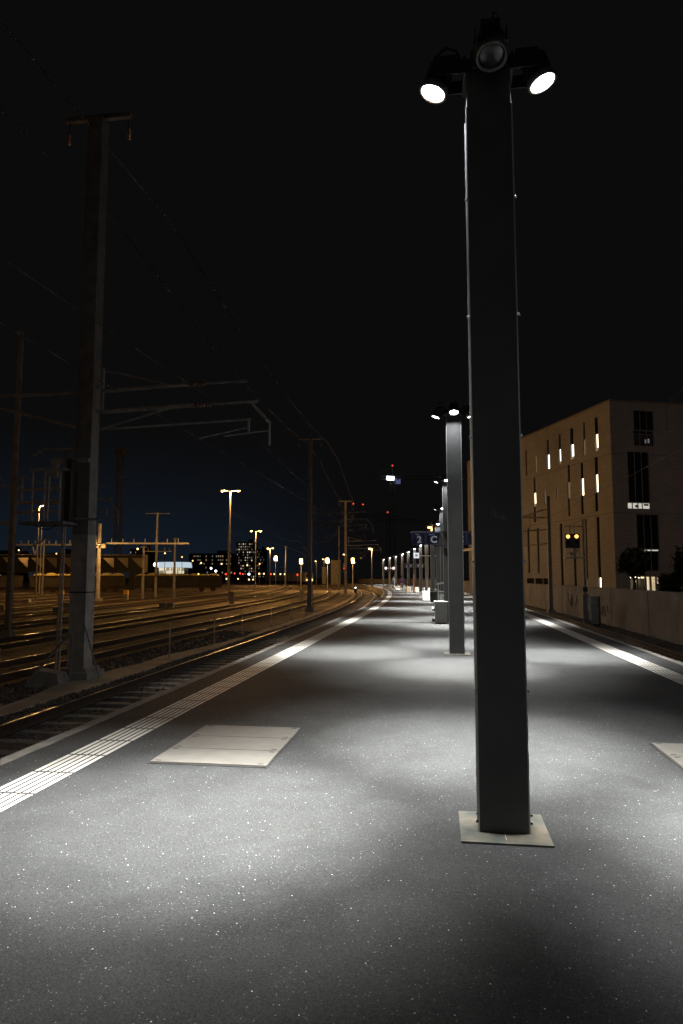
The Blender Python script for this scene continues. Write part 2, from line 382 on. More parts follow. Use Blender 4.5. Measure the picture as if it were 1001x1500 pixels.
# ---------------------------------------------------------------- tracks
def rail(off, Ya, Yb, parent):
    w = .035; Y_ = [y for y in fr(Ya, Yb, 3)]
    r = MB(); r.sweep(Y_, [(off-.065, RT-.17), (off-.065, RT-.15), (off-.012, RT-.13), (off-.012, RT-.04), (off-w, RT-.035), (off-w, RT-.004),
                           (off+w, RT-.004), (off+w, RT-.035), (off+.012, RT-.04), (off+.012, RT-.13), (off+.065, RT-.15), (off+.065, RT-.17)])
    ro = r.build('rail', 'rust', parent)
    h = MB(); h.sweep(Y_, [(off-.026, RT-.003), (off-.022, RT), (off+.022, RT), (off+.026, RT-.003)]); h.build('rail_head', 'polish', ro)
def track(off, label, Ya, Yb, sleepers=None):
    t = empty('railway_track', (0, 0, 0), label, 'railway track')
    rail(off-.7525, Ya, Yb, t); rail(off+.7525, Ya, Yb, t)
    if sleepers:
        Y = sleepers; proto = MB().box((0, 0, 0), (2.5, .26, .12)).build('sleeper', 'wood_conc', t)
        # chamfered top: a narrower cap on each sleeper
        me = proto.data
        for v in me.vertices:
            if v.co.z > 0: v.co.y *= .8
        rest = MB(); i = 0
        while Y < 190:
            p = PT(Y, off, RT-.235)
            if i == 0: proto.location = p; proto.rotation_euler = (0, 0, yaw(Y))
            elif i < 100:
                c = proto.copy(); C.objects.link(c); c.parent = t; c.location = p; c.rotation_euler = (0, 0, yaw(Y)+random.uniform(-.006, .006))
            else: rest.box(p, (2.5, .24, .12), yaw(Y))
            Y += .6; i += 1
        rr = rest.build('sleepers', 'wood_conc', t); rr['kind'] = 'stuff'
    return t
track(-6.12, 'near railway track with concrete sleepers along the left platform edge', -4, FAR, 4.5)
track(5.75, 'railway track between the right platform edge and the concrete wall', -4, FAR, 11)
names = ['first', 'second', 'third', 'fourth', 'fifth', 'sixth', 'seventh', 'eighth', 'ninth']
yoffs = [-10.95, -15.3, -19.9, -24.6, -29.3, -34.0, -38.8, -44, -50]
for i, o_ in enumerate(yoffs):
    track(o_, names[i]+' yard track left of the mast row, counted from the platform', 6+i*4, FAR-10*(i > 4))

# ---------------------------------------------------------------- platform light columns
SPOTW = 8800; COOL = (1.0, .985, .915)
HEADS = {'front': (0, -1), 'back': (0, 1), 'side_l': (-1, 0), 'side_r': (1, 0)}
TOPZ = 5.26
def lamp_head(root, d, on):
    """drum floodlight on a bracket; d = outward direction in the column's plane"""
    D = Vector((d[0], d[1], 0)); S = Vector((-d[1], d[0], 0)); z = Vector((0, 0, 1))
    tilt = math.radians(19.5); ax = D*math.sin(tilt) - z*math.cos(tilt)
    lensc = D*.39 + z*(5.20 if on or d[1] == 0 else 5.13)
    h = MB(); h.lathe(lensc - ax*.20, ax, [(0, .04), (.015, .075), (.05, .088), (.10, .092), (.17, .094)], 28)
    for q in range(6):      # cooling fins round the back of the drum
        h.lathe(lensc - ax*(.185-.016*q), ax, [(0, .096), (.006, .096)], 28)
    head = h.build('lamp_head', 'head', root)
    r = MB(); r.lathe(lensc - ax*.035, ax, [(0, .095), (0, .103), (.045, .105), (.047, .088), (.02, .086)], 28, cap=False); r.build('rim', 'rim', head, True)
    e = MB(); e.lathe(lensc - ax*.012, ax, [(0, .085), (.004, .075), (.007, .03)], 24); e.build('lens', 'lens' if on else 'lens_off', head, True)
    b = MB()
    for s in (-1, 1):       # U-bracket cheeks
        b.box(D*.25 + S*s*.105 + z*5.30, (.26 if d[0] else .008, .26 if d[1] else .008, .10))
        b.tube(D*.33+S*s*.099+z*5.29, D*.33+S*s*.117+z*5.29, .018, n=10)
    b.box(D*.165 + z*5.30, (.02 if d[0] else .25, .02 if d[1] else .25, .13))
    b.box(D*.28 + z*5.40, (.16 if d[0] else .13, .16 if d[1] else .13, .06))
    b.build('lamp_bracket', 'head', root)
    cb = MB(); pts = [D*.17+z*5.34+S*.05, D*.22+z*5.46+S*.06, D*.30+z*5.50+S*.05, D*.38+z*5.45+S*.02, D*.40-ax*.17+z*5.16]
    for a_, b_ in zip(pts, pts[1:]): cb.tube(a_, b_, .009, n=6)
    cb.build('cable', 'head', root)
    if on:
        light('SPOT', 'beam', lensc + ax*.012, SPOTW, COOL, root, ax, 37, 1, .07)
        light('SPOT', 'wide_beam', lensc + ax*.012, 3900, COOL, root, ax, 60, 1, .07)
def column(k, on=('front', 'back', 'side_l', 'side_r')):
    root = empty('light_column', (0, 0, 0))
    w = .155; dp = .10
    s = MB(); s.box((0, 0, TOPZ/2), (2*w, 2*dp, TOPZ)); sh = s.build('shaft', 'shaft', root)
    bv = sh.modifiers.new('b', 'BEVEL'); bv.width = .004; bv.segments = 2
    c = MB(); c.box((0, 0, TOPZ+.045), (2*w+.02, 2*dp+.02, .09)); c.box((0, 0, TOPZ+.12), (.2, .16, .06)); c.build('cap', 'head', root)
    for s_ in (-1, 1):
        t = MB(); t.box((s_*(w+.004), -dp+.012, 2.5), (.008, .024, 4.98)); t.box((s_*(w+.004), dp-.012, 2.5), (.008, .024, 4.98)); t.build('edge_trim', 'trim', root)
        b = MB()
        for zz in (.07, .12, .9, 1.75, 2.6, 3.45, 4.3): b.tube((s_*(w+.008), -dp+.012, zz), (s_*(w+.024), -dp+.012, zz), .011, .008, 8)
        b.build('studs', 'stud', root)
    p = MB(); p.box((0, 0, .006), (.56, .56, .012)); pp = p.build('base_plate', 'plate', root)
    bw = MB(); bw.box((0, -.165, .0135), (.003, .13, .002))
    bw.build('weld_seam', 'white', pp)
    for n_, d in HEADS.items(): lamp_head(root, d, n_ in on)
    return root
colY = [4.66]; Y = 4.66
for k in range(1, 14): Y += 10.62/math.sqrt(1+slope(Y)**2)*(.975 if k == 1 else 1.0); colY.append(Y)
ORD = ['nearest', 'second', 'third', 'fourth', 'fifth', 'sixth', 'seventh', 'eighth', 'ninth', 'tenth', 'eleventh', 'twelfth', 'thirteenth', 'farthest']
first = column(0, ('back', 'side_l', 'side_r')); proto = column(1)
for k, Y in enumerate(colY):
    o = first if k == 0 else proto if k == 1 else copy_tree(proto)
    o.location = PT(Y, 0, .001); o.rotation_euler = (0, 0, yaw(Y))
    lb = ('nearest and tallest-looking dark light column, its front floodlight unlit' if k == 0 else
          'farthest lit light column at the far end of the platform row' if k == 13 else
          ORD[k]+' light column from the camera in the platform row, lamps lit')
    tag(o, lb, 'light column', 'light columns along the platform')
back = column(-1, ('back', 'side_l', 'side_r')); back.location = PT(-5.9, 0, .001); back.rotation_euler = (0, 0, yaw(0))  # assumed column out of view, added to light the nearest shaft's front
tag(back, 'assumed light column behind the camera, outside the picture', 'light column', 'light columns along the platform')
# scratched tag on the nearest shaft
sc = MB(); zz = 2.07
pts = [(-.03, .05), (-.045, .0), (-.015, -.02), (-.01, .03), (-.03, .02), (.005, -.03), (.03, -.01), (.028, -.045), (.05, -.03), (.02, -.015)]
for a, b in zip(pts, pts[1:]): sc.tube((a[0], -.1012, zz+a[1]), (b[0], -.1012, zz+b[1]), .0022, n=4)
sc.build('scratched_scribble', 'scratch', first)

# ---------------------------------------------------------------- hatches in the platform
def hatch(Yc, offc, label, w=1.06, l=1.52):
    root = empty('service_hatch', PT(Yc, offc, .002), label, 'hatch', 'service hatches in the asphalt', yaw(Yc))
    fr_ = MB(); fr_.box((0, 0, .001), (w+.03, l+.03, .004)); fr_.build('frame', 'dark_hole', root)
    for i in range(3):
        y = (i-1)*l/3
        b = MB(); b.box((0, y, .009), (w, l/3-.013, .014)); s = b.build('slab', 'slab', root)
        h = MB()
        for sx in (-1, 1):
            for sy in (-1, 1):
                h.box((sx*(w/2-.06), y+sy*(l/6-.045), .0168), (.05, .016, .002))
        h.build('lifting_slots', 'dark_hole', s)
hatch(6.6, -2.43, 'beige three-slab service hatch left of the nearest light column')
hatch(6.42, 2.22, 'beige service hatch at the right edge of the picture', 1.1, 1.52)

# ---------------------------------------------------------------- platform signs on columns 3 and 9
def signset(k, num_l, sec, num_r, label):
    Y = colY[k]; root = empty('platform_sign', PT(Y, 0, 3.06), label, 'sign', None, yaw(Y))
    arm = MB(); arm.box((0, -.125, .26), (2.7, .04, .04)); arm.box((0, -.125, -.26), (1.1, .03, .03)); arm.build('support_arm', 'head', root)
    for s_, words in ((-1, (num_l, sec)), (1, (sec, num_r))):
        cx = -.80 if s_ < 0 else .70
        b = MB(); b.box((cx, -.17, 0), (1.06, .10, .46)); pn = b.build('panel', 'signblue', root)
        f = MB(); f.box((cx, -.17, .24), (1.14, .14, .018)); f.build('top_rail', 'signframe', pn)
        dv = MB(); dv.box((cx, -.2225, 0), (.010, .005, .42))
        for sx in (-1, 1):
            for sy in (-1, 1): dv.box((cx+sx*.265, -.2225, sy*.205), (.47, .005, .007))
            for e in (-1, 1): dv.box((cx+sx*.265+e*.235, -.2225, 0), (.007, .005, .41))
        dv.build('border_lines', 'signframe', pn)
        for i, wd in enumerate(words):
            x = cx+(-.265 if i == 0 else .265)
            text('number' if wd.isdigit() else 'letter', wd, .34, 'signwhite', pn, (x+.03, -.224, -.04), (math.pi/2, 0, 0), .003, .012)
            text('caption', 'Voie' if wd.isdigit() else 'Secteur', .075, 'signwhite', pn, (x-.04, -.224, .155), (math.pi/2, 0, 0), .003, .001)
signset(2, '2', 'C', '1', 'blue sign reading 2 C and C 1 on the third light column')
signset(8, '2', 'B', '1', 'small far blue sign board on the ninth light column')
# clock pair
Y = colY[12]; root = empty('double_clock', PT(Y, 0, 3.3), 'two round white station clocks on one bar, far down the platform', 'clock', None, yaw(Y))
MB().tube((-.75, -.14, 0), (.75, -.14, 0), .025).build('bar', 'trim', root)
for s_ in (-1, 1):
    b = MB(); b.lathe((s_*.75, -.04, 0), (0, -1, 0), [(0, .28), (.2, .28)], 20); f = b.build('clock_case', 'bin', root)
    e = MB(); e.lathe((s_*.75, -.241, 0), (0, -1, 0), [(0, .26), (.006, .26)], 20); e.build('clock_face', mat('clock_face', (.8, .8, .85), .4, emit=(.8, .82, 1), es=1.1), f)
Y = colY[11]+.5; root = empty('hanging_sign', PT(colY[12], 0, 2.82), 'dark blue panel pair hanging below the far double clock', 'sign', None, yaw(colY[12]))
MB().box((-.75, -.14, 0), (.9, .1, .3)).build('panel', 'signblue', root); MB().box((.75, -.14, 0), (.9, .1, .3)).build('panel', 'signblue', root)
MB().box((0, -.14, .17), (2.4, .04, .03)).build('support_arm', 'head', root)
# square lit clock on a thin post
Y = 61; base = PT(Y, -.32, 0); root = empty('post_clock', base, 'square white lit clock on the arm of a thin post', 'clock', None, yaw(Y))
MB().tube((0, 0, 0), (0, 0, 3.6), .045, .04, 10).build('post', 'steel', root)
b = MB(); b.box((-.35, 0, 3.52), (.7, .05, .05)); b.box((.4, 0, 3.52), (.8, .05, .04)); b.build('arm', 'white', root)
b = MB(); b.box((-.92, 0, 3.55), (.46, .22, .46)); cb = b.build('case', mat('clock_box', (.8, .8, .8), .4, emit=(.9, .93, 1), es=.9), root)
e = MB(); e.lathe((-.92, -.111, 3.55), (0, -1, 0), [(0, .16), (.004, .16)], 20); e.build('dial', mat('clock_dial', (.35, .36, .38), .4, emit=(.8, .8, .9), es=.3), cb)
hd = MB(); hd.box((-.92, -.118, 3.60), (.014, .004, .11)); hd.box((-.89, -.118, 3.55), (.08, .004, .014)); hd.build('hands', 'bin', cb)

# ---------------------------------------------------------------- furniture down the platform
Y = 24.55; r_ = empty('equipment_cabinet', PT(Y, -.30, 0), 'low white cabinet standing against the third light column', 'cabinet', None, yaw(Y))
b = MB(); b.box((.02, 0, .39), (.44, .55, .72)); cb = b.build('body', 'white', r_); bv = cb.modifiers.new('b', 'BEVEL'); bv.width = .012; bv.segments = 2
MB().box((.02, 0, .765), (.48, .6, .03)).build('lid', 'white', r_)
MB().box((.02, 0, .015), (.38, .5, .03)).build('plinth', 'bin', r_)
MB().lathe((-.20, -.1, .50), (-1, 0, 0), [(0, .06), (.06, .075), (.09, .06)], 14).build('round_fitting', 'white', r_)
MB().lathe((-.20, -.1, .12), (-1, 0, 0), [(0, .05), (.07, .07), (.10, .05)], 14).build('socket', 'rim', r_)
Y = 30.5; r_ = empty('information_stand', PT(Y, -.02, 0), 'white information stand with a small slanted roof, behind the low cabinet', 'stand', None, yaw(Y))
for sx in (-.33, .33): MB().box((sx, 0, .70), (.045, .05, 1.4)).build('post', 'white', r_)
b = MB(); b.add([(-.43, -.28, 1.30), (.43, -.28, 1.42), (.43, .28, 1.42), (-.43, .28, 1.30), (-.43, -.28, 1.34), (.43, -.28, 1.56), (.43, .28, 1.56), (-.43, .28, 1.34)],
   [(3,2,1,0), (4,5,6,7), (0,1,5,4), (1,2,6,5), (2,3,7,6), (3,0,4,7)]); b.build('roof', 'white', r_)
MB().box((.02, -.03, 1.0), (.66, .12, .05)).build('shelf', 'white', r_)
b = MB(); b.box((.02, 0, .62), (.6, .04, .56)); pn = b.build('panel', 'white', r_)
MB().box((0, -.024, .72), (.30, .006, .035)).build('printed_line', 'bin', pn); MB().box((.13, -.024, .55), (.09, .006, .11)).build('red_label', 'train_red', pn)
Y = 41.2; r_ = empty('litter_bin', PT(Y, -.47, 0), 'black litter bin on short feet beyond the information stand', 'bin', None, yaw(Y))
b = MB(); b.lathe((0, 0, .12), (0, 0, 1), [(0, .16), (.02, .17), (.60, .20), (.62, .20)], 18); b.build('barrel', 'bin', r_, True)
b = MB(); b.lathe((0, 0, .76), (0, 0, 1), [(0, .21), (.03, .22), (.05, .16)], 18); b.build('rim', 'cream', r_)
for a in range(3): MB().tube((.12*math.cos(a*2.1+.5), .12*math.sin(a*2.1+.5), 0), (.11*math.cos(a*2.1+.5), .11*math.sin(a*2.1+.5), .13), .02).build('foot', 'bin', r_)
Y = 48.6; r_ = empty('concrete_bench', PT(Y, -.82, 0), 'white boxy bench with a tall end panel beyond the litter bin', 'bench', None, yaw(Y))
MB().box((-.03, 0, .33), (.42, 1.5, .62)).build('seat', 'white', r_); MB().box((.2, .1, .44), (.07, 1.6, .86)).build('backrest', 'white', r_)
Y = 71.5
for i, (of, w, h, lb) in enumerate([(-1.72, .50, .62, 'left cream box of the pair at the far people'), (-.85, .36, .55, 'right cream box of the pair, beside the light column')]):
    r_ = empty('cream_box', PT(Y, of, 0), lb, 'box', None, yaw(Y))
    b = MB(); b.box((0, 0, h/2), (w, .8, h)); q = b.build('body', 'cream', r_); bv = q.modifiers.new('b', 'BEVEL'); bv.width = .08; bv.segments = 3
    MB().box((0, 0, h+.02), (w*.8, .6, .04)).build('lid', 'cream', r_)
r_ = empty('slim_pillar', PT(72.4, -1.1, 0), 'slim pinkish information pillar behind the two cream boxes', 'pillar', None, yaw(72))
MB().box((0, 0, .95), (.14, .25, 1.9)).build('body', mat('pinkish', (.4, .25, .2), .6), r_); MB().box((0, 0, .03), (.3, .4, .06)).build('foot', 'conc', r_)
for i, (x, Yc) in enumerate([(566, 96), (583, 90), (573, 104)]):
    p = at(x, 862, Yc); r_ = empty('low_wall_block', (p.x, Yc, 0), ['low white block left of the walking people', 'low white block right of the person in grey', 'farthest low white block past the people'][i], 'block', None, yaw(Yc))
    MB().box((0, 0, .2), (.9, .5, .36)).build('body', 'white', r_); MB().box((0, 0, .4), (.96, .56, .04)).build('top', 'white', r_)

# ---------------------------------------------------------------- people
def skin_mesh(name, verts, edges, radii, m, parent, sub=1):
    me = bpy.data.meshes.new(name); me.from_pydata(verts, edges, []); me.materials.append(M[m])
    o = bpy.data.objects.new(name, me); C.objects.link(o)
    sk = o.modifiers.new('s', 'SKIN'); me.skin_vertices.new() if not me.skin_vertices else None
    for i, r in enumerate(radii):
        me.skin_vertices[0].data[i].radius = (r, r*.85)
    me.skin_vertices[0].data[0].use_root = True
    o.modifiers.new('u', 'SUBSURF').levels = sub; o.modifiers['u'].render_levels = 2
    o.parent = parent; return o
def person(loc, rz, label, jacket, trousers, bag=False):
    r = empty('person', loc, label, 'person', None, rz)
    hip = (0, 0, .92)
    st = .20    # stride
    bv = [hip, (0, 0, 1.12), (0, 0, 1.38), (0, 0, 1.50), (0, .01, 1.62), (0, .015, 1.72),
          (.17, 0, 1.42), (.22, -.10, 1.16), (.20, .02, .93), (.20, .06, .86), (-.17, 0, 1.42), (-.22, .08, 1.16), (-.20, .24, 1.00), (-.19, .30, .95),
          (.09, 0, .88), (.10, .16, .50), (.10, .05, .09), (.10, .22, .04), (-.09, 0, .88), (-.10, -.04, .50), (-.10, -.30, .14), (-.10, -.16, .04)]
    be = [(0,1),(1,2),(2,3),(3,4),(4,5),(2,6),(6,7),(7,8),(8,9),(2,10),(10,11),(11,12),(12,13),(0,14),(14,15),(15,16),(16,17),(0,18),(18,19),(19,20),(20,21)]
    br = [.13,.12,.14,.05,.09,.075,.06,.042,.032,.03,.06,.042,.032,.03,.085,.06,.04,.035,.085,.06,.04,.035]
    skin_mesh('body', bv, be, br, 'skin', r)
    jv = [bv[i] for i in (1, 0, 2, 3, 6, 7, 8, 10, 11, 12)]
    skin_mesh('jacket', jv, [(0,1),(0,2),(2,3),(2,4),(4,5),(5,6),(2,7),(7,8),(8,9)], [.155,.16,.175,.075,.08,.062,.05,.08,.062,.05], jacket, r)
    tv = [bv[i] for i in (0, 14, 15, 16, 18, 19, 20)]
    skin_mesh('trousers', tv, [(0,1),(1,2),(2,3),(0,4),(4,5),(5,6)], [.145,.10,.075,.06,.10,.075,.06], trousers, r)
    h = MB(); h.ball((0, -.02, 1.70), .105, 10, (1, 1.05, 1.05)); h.build('hair', 'hair', r, True)
    f = MB(); f.ball((0, .095, 1.645), .017, 6, (1, 1.4, 1.2)); 
    for s in (-1, 1): f.ball((s*.032, .082, 1.68), .011, 6); f.ball((s*.088, 0, 1.66), .022, 6, (.4, 1, 1.3))
    f.build('face', 'skin', r)
    if bag:
        b = MB(); b.ball((.18, -.16, 1.22), .2, 10, (.7, .6, 1.3)); b.build('backpack', 'purple', r, True)
person((6.04, 79.4, 0), math.radians(60), 'person in grey clothes walking near the left platform edge', 'greycloth', 'greycloth')
person((6.67, 75.8, 0), math.radians(-15), 'person in a purple jacket and pale trousers walking away', 'purple', 'palecloth', True)

# ---------------------------------------------------------------- overhead line masts
def mast(Y, off, h, w0, w1, label, ladder=False, sides=(1,), mt='steel', top=True, arms=True, group='overhead line masts between platform and yard'):
    base = PA(Y, off, GZ); r = empty('catenary_mast', base, label, 'mast', group, yaw(Y))
    a, b = w0/2, w1/2; s = MB(); t = .016
    def hb(z0, z1, w0_, w1_):
        pass
    # box-like H-section: front and rear plates set slightly inside two flanges
    for sx in (-1, 1):
        vs = []
        for z, ww in ((0, a), (h, b)):
            for x, y in ((sx*ww, -ww), (sx*(ww-t), -ww), (sx*(ww-t), ww), (sx*ww, ww)): vs.append((x, y, z))
        s.add(vs, [(0,3,2,1), (4,5,6,7), (0,1,5,4), (1,2,6,5), (2,3,7,6), (3,0,4,7)])
    for y0, y1 in ((-.97, -.90), (.90, .97)):
        vs = []
        for z, ww in ((.01, a), (h-.01, b)):
            for x, y in ((-ww+t, y0*ww), (ww-t, y0*ww), (ww-t, y1*ww), (-ww+t, y1*ww)): vs.append((x, y, z))
        s.add(vs, [(0,3,2,1), (4,5,6,7), (0,1,5,4), (1,2,6,5), (2,3,7,6), (3,0,4,7)])
    for zz in (5.0, 9):
        if zz < h: s.box((0, 0, zz), (2*(a+(b-a)*zz/h)+.03, 2*(a+(b-a)*zz/h)+.03, .05))
    s.build('post', mt, r)
    f = MB(); f.box((0, 0, .06), (w0*2.1, w0*2.1, .34)); f.box((0, 0, .26), (w0*1.7, w0*1.7, .1)); f.build('foundation', 'conc', r)
    if top:
        c = MB(); c.box((0, 0, h+.06), (1.75, .12, .12)); c.build('crossarm', mt, r)
        for sx in (-.78, .78):
            q = MB(); q.tube((sx, 0, h), (sx*1.05, 0, h-.55), .02)
            for j in range(5): q.lathe((sx*1.03, 0, h-.30-j*.06), (0, 0, -1), [(0, .03), (.02, .05), (.03, .03)], 10)
            q.build('insulator', 'insul', r)
    return r
def ins(mb, p0, p1, n=6, r=.07):
    p0, p1 = Vector(p0), Vector(p1); d = p1-p0
    for j in range(n): mb.lathe(p0+d*(j+.2)/n, d, [(0, r*.5), (d.length/n*.25, r), (d.length/n*.5, r*.5)], 10)
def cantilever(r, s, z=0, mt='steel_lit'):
    """bracket tubes carrying the wire over the track; s = +1 towards the platform, z shifts the set"""
    P = lambda x, zz: (s*x, 0, z+zz)
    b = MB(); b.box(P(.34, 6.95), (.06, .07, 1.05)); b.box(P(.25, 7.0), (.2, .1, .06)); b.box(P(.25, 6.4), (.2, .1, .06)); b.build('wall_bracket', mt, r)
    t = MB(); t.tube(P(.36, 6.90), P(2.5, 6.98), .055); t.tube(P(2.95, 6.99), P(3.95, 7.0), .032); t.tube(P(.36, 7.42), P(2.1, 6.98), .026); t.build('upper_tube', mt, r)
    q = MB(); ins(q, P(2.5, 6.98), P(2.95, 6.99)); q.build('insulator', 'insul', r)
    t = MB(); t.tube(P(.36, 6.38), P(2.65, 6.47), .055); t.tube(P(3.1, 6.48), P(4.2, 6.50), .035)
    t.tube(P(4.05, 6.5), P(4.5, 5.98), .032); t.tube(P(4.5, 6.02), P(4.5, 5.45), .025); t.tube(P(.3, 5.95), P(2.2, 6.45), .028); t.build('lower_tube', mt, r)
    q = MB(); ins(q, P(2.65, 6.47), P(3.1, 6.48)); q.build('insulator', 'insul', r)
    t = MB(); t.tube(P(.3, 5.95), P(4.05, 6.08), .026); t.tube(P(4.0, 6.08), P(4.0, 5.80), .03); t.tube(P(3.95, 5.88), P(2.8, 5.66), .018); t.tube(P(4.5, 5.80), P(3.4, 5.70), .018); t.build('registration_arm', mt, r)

r = mast(16.25, -8.72, 13.9, .39, .37, 'nearest tall steel mast with signal cage and service ladder rail')
m1 = r
cantilever(r, 1)
# arms to the left
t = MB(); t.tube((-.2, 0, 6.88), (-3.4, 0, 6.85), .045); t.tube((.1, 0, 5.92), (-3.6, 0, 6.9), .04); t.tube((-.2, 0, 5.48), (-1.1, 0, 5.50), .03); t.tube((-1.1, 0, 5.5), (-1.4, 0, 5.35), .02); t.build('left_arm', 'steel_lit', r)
b = MB(); b.box((-.25, -.30, 5.15), (.95, .08, .10)); b.box((-.62, -.30, 4.95), (.12, .1, .4)); b.build('signal_bracket', 'steel_lit', r)
# U-channel beside the mast (lit edge)
b = MB(); base = Vector((-.55, -.6, 0))
for dx in (0, .09):
    b.tube((-.40+dx, -.35, .1), (-.34+dx*.6, -.35, 4.6 if dx else 4.25), .022, n=6)
for j in range(14): b.tube((-.40+.006*j*.7, -.35, .4+j*.27), (-.31+.003*j*.7, -.35, .4+j*.27), .012, n=5)
b.tube((-.33, -.35, 4.35), (-.18, -.19, 4.35), .02, n=6); b.tube((-.36, -.35, .9), (-.18, -.19, .9), .02, n=6)
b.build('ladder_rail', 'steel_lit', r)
b = MB()
b.tube((-.05, -.45, 1.1), (-.75, -.9, .05), .028, n=6); b.tube((.25, -.3, 1.3), (.6, -.2, .1), .016, n=6); b.tube((.1, -.55, 1.15), (.1, -.6, -.02), .02, n=6)
b.tube((-.5, -.75, 1.05), (.1, -.5, 1.1), .018, n=6); b.build('stay_rods', 'steel', r)
b = MB(); b.add([(-.85,-.95,-.1),(.1,-1.0,-.1),(.1,-.3,-.1),(-.85,-.3,-.1),(-.62,-.8,.34),(-.1,-.8,.26),(-.1,-.45,.26),(-.62,-.45,.34)], [(3,2,1,0),(4,5,6,7),(0,1,5,4),(1,2,6,5),(2,3,7,6),(3,0,4,7)])
b.build('footing_block', 'conc', r)
b = MB(); b.box((.0, 0, 2.05), (.44, .44, .03)); b.build('band', 'rust', r)
b = MB(); b.box((0, 0, 1.85), (.405, .405, 3.1)); b.build('lower_sleeve', 'steel_lit', r)  # paler lower section of the post; lit look also put into its colour

# signal cage on the mast's left, a thing of its own that hangs there
sg = empty('railway_signal', PA(15.9, -9.22, 2.90), 'dark signal head in a railed service cage left of the nearest mast', 'signal', None, yaw(16))
b = MB()
for x in (-.42, -.12, .26):
    b.tube((x, -.3, 0), (x, -.3, 1.22), .018, n=6); b.tube((x, .35, 0), (x, .35, 1.22), .018, n=6)
b.box((-.05, -.3, 1.22), (.90, .04, .07)); b.box((-.05, .35, 1.22), (.90, .04, .05)); b.tube((-.05, -.28, .1), (-.02, -.28, 1.05), .02, n=6)
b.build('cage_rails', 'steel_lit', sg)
MB().box((-.12, 0, -.02), (1.1, .8, .06)).build('cage_floor', 'steel', sg)
b = MB()
for j in range(7): b.tube((-.35+j*.09, -.25, -.05-.12*math.sin(j/6*math.pi)), (-.26+j*.09, -.25, -.05-.12*math.sin((j+1)/6*math.pi)), .012, n=5)
b.build('hanging_cable', 'rust', sg)
b = MB(); b.box((.36, 0, .62), (.14, .30, 1.15)); b.box((.36, -.02, 1.38), (.12, .2, .22)); b.build('signal_head', 'bin', sg)
MB().box((.23, -.31, .75), (.07, .01, .09)).build('number_plate', 'steel_lit', sg)
MB().box((.22, 0, .85), (.09, .12, 1.7)).build('signal_post', 'steel', sg)
MB().tube((.33, 0, .1), (.95, .25, .1), .03).build('mounting_tube', 'steel', sg)

r = mast(48.6, -9.0, 12.3, .29, .24, 'slim dark mast beyond the fence posts, left of the platform tip'); cantilever(r, 1, mt='steel')
r = mast(87, -8.9, 12.0, .36, .26, 'far dark mast near the red signal where the tracks bend'); cantilever(r, 1, mt='steel')
r = mast(27.5, -17.35, 12.6, .20, .15, 'orange lit slim mast at the left border of the picture', top=False); cantilever(r, 1, -1.0)
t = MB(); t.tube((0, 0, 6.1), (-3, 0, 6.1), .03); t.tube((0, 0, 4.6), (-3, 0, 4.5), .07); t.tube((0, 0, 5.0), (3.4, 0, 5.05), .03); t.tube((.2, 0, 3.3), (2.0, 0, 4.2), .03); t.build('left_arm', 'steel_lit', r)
r = mast(44.8, 7.20, 7.7, .24, .20, 'right mast rising in front of the concrete wall, carrying left-hand brackets', top=False, group=None)
t = MB(); t.tube((0, 0, 6.9), (-1.9, 0, 6.3), .03); t.tube((0, 0, 6.3), (-2.4, 0, 6.3), .035); t.tube((0, 0, 5.5), (-2.4, 0, 5.4), .035); t.tube((0, 0, 4.6), (-2.0, 0, 4.4), .03)
t.tube((-1.2, 0, 6.5), (-1.2, 0, 5.45), .02); t.build('bracket', 'steel', r)
q = MB()
for zz in (6.9, 6.3, 5.5): ins(q, (-.25, 0, zz), (-.6, 0, zz-.03), 4)
q.build('insulator', 'insul', r)
# a steel bracket arm entering at the upper right corner of the building
r = empty('catenary_mast', PA(23.5, 10.8, GZ), 'mast just outside the right border whose slanted bracket enters the picture', 'mast', None, yaw(23))
MB().box((.0, 0, 5.0), (.22, .22, 10)).build('post', 'steel', r)
t = MB(); a_ = at(983, 586, 24); b_ = at(1003, 566, 24.2)
t = MB(r); t.tube(a_, at(1030, 540, 23.6), .03); t.tube(at(976, 592, 24), at(977, 631, 24), .02); t.build('bracket', 'steel', r)

# ---------------------------------------------------------------- overhead wires
def wire(off, z, label, sag=0, Ya=-6, Yb=250, rad=.008, drop=None):
    b = MB(); pts = []
    for i, Y in enumerate(fr(Ya, Yb, 8)):
        ph = ((Y-16.3) % 38)/38; pts.append(PT(Y, off, z - sag*4*ph*(1-ph)))
    for p, q in zip(pts, pts[1:]): b.tube(p, q, rad, n=4, caps=False)
    o = b.build('overhead_wire', 'wire'); tag(o, label, 'wire', 'overhead wires'); return o
wire(-6.1, 5.0, 'contact wire over the near left track')
wire(-6.1, 6.4, 'sagging carrier wire above the near left track', .8)
wire(6.0, 5.0, 'contact wire over the right track by the wall')
wire(-10.95, 5.0, 'contact wire over the first yard track')
wire(-15.3, 5.0, 'contact wire over the second yard track')
wire(-15.3, 6.6, 'sagging carrier wire above the second yard track', .8)
wire(-8.0, 12.2, 'high feeder wire on the right arm tips of the masts', 1.2, rad=.012)
wire(-9.6, 12.2, 'high feeder wire on the left arm tips of the masts', 1.2, rad=.012)

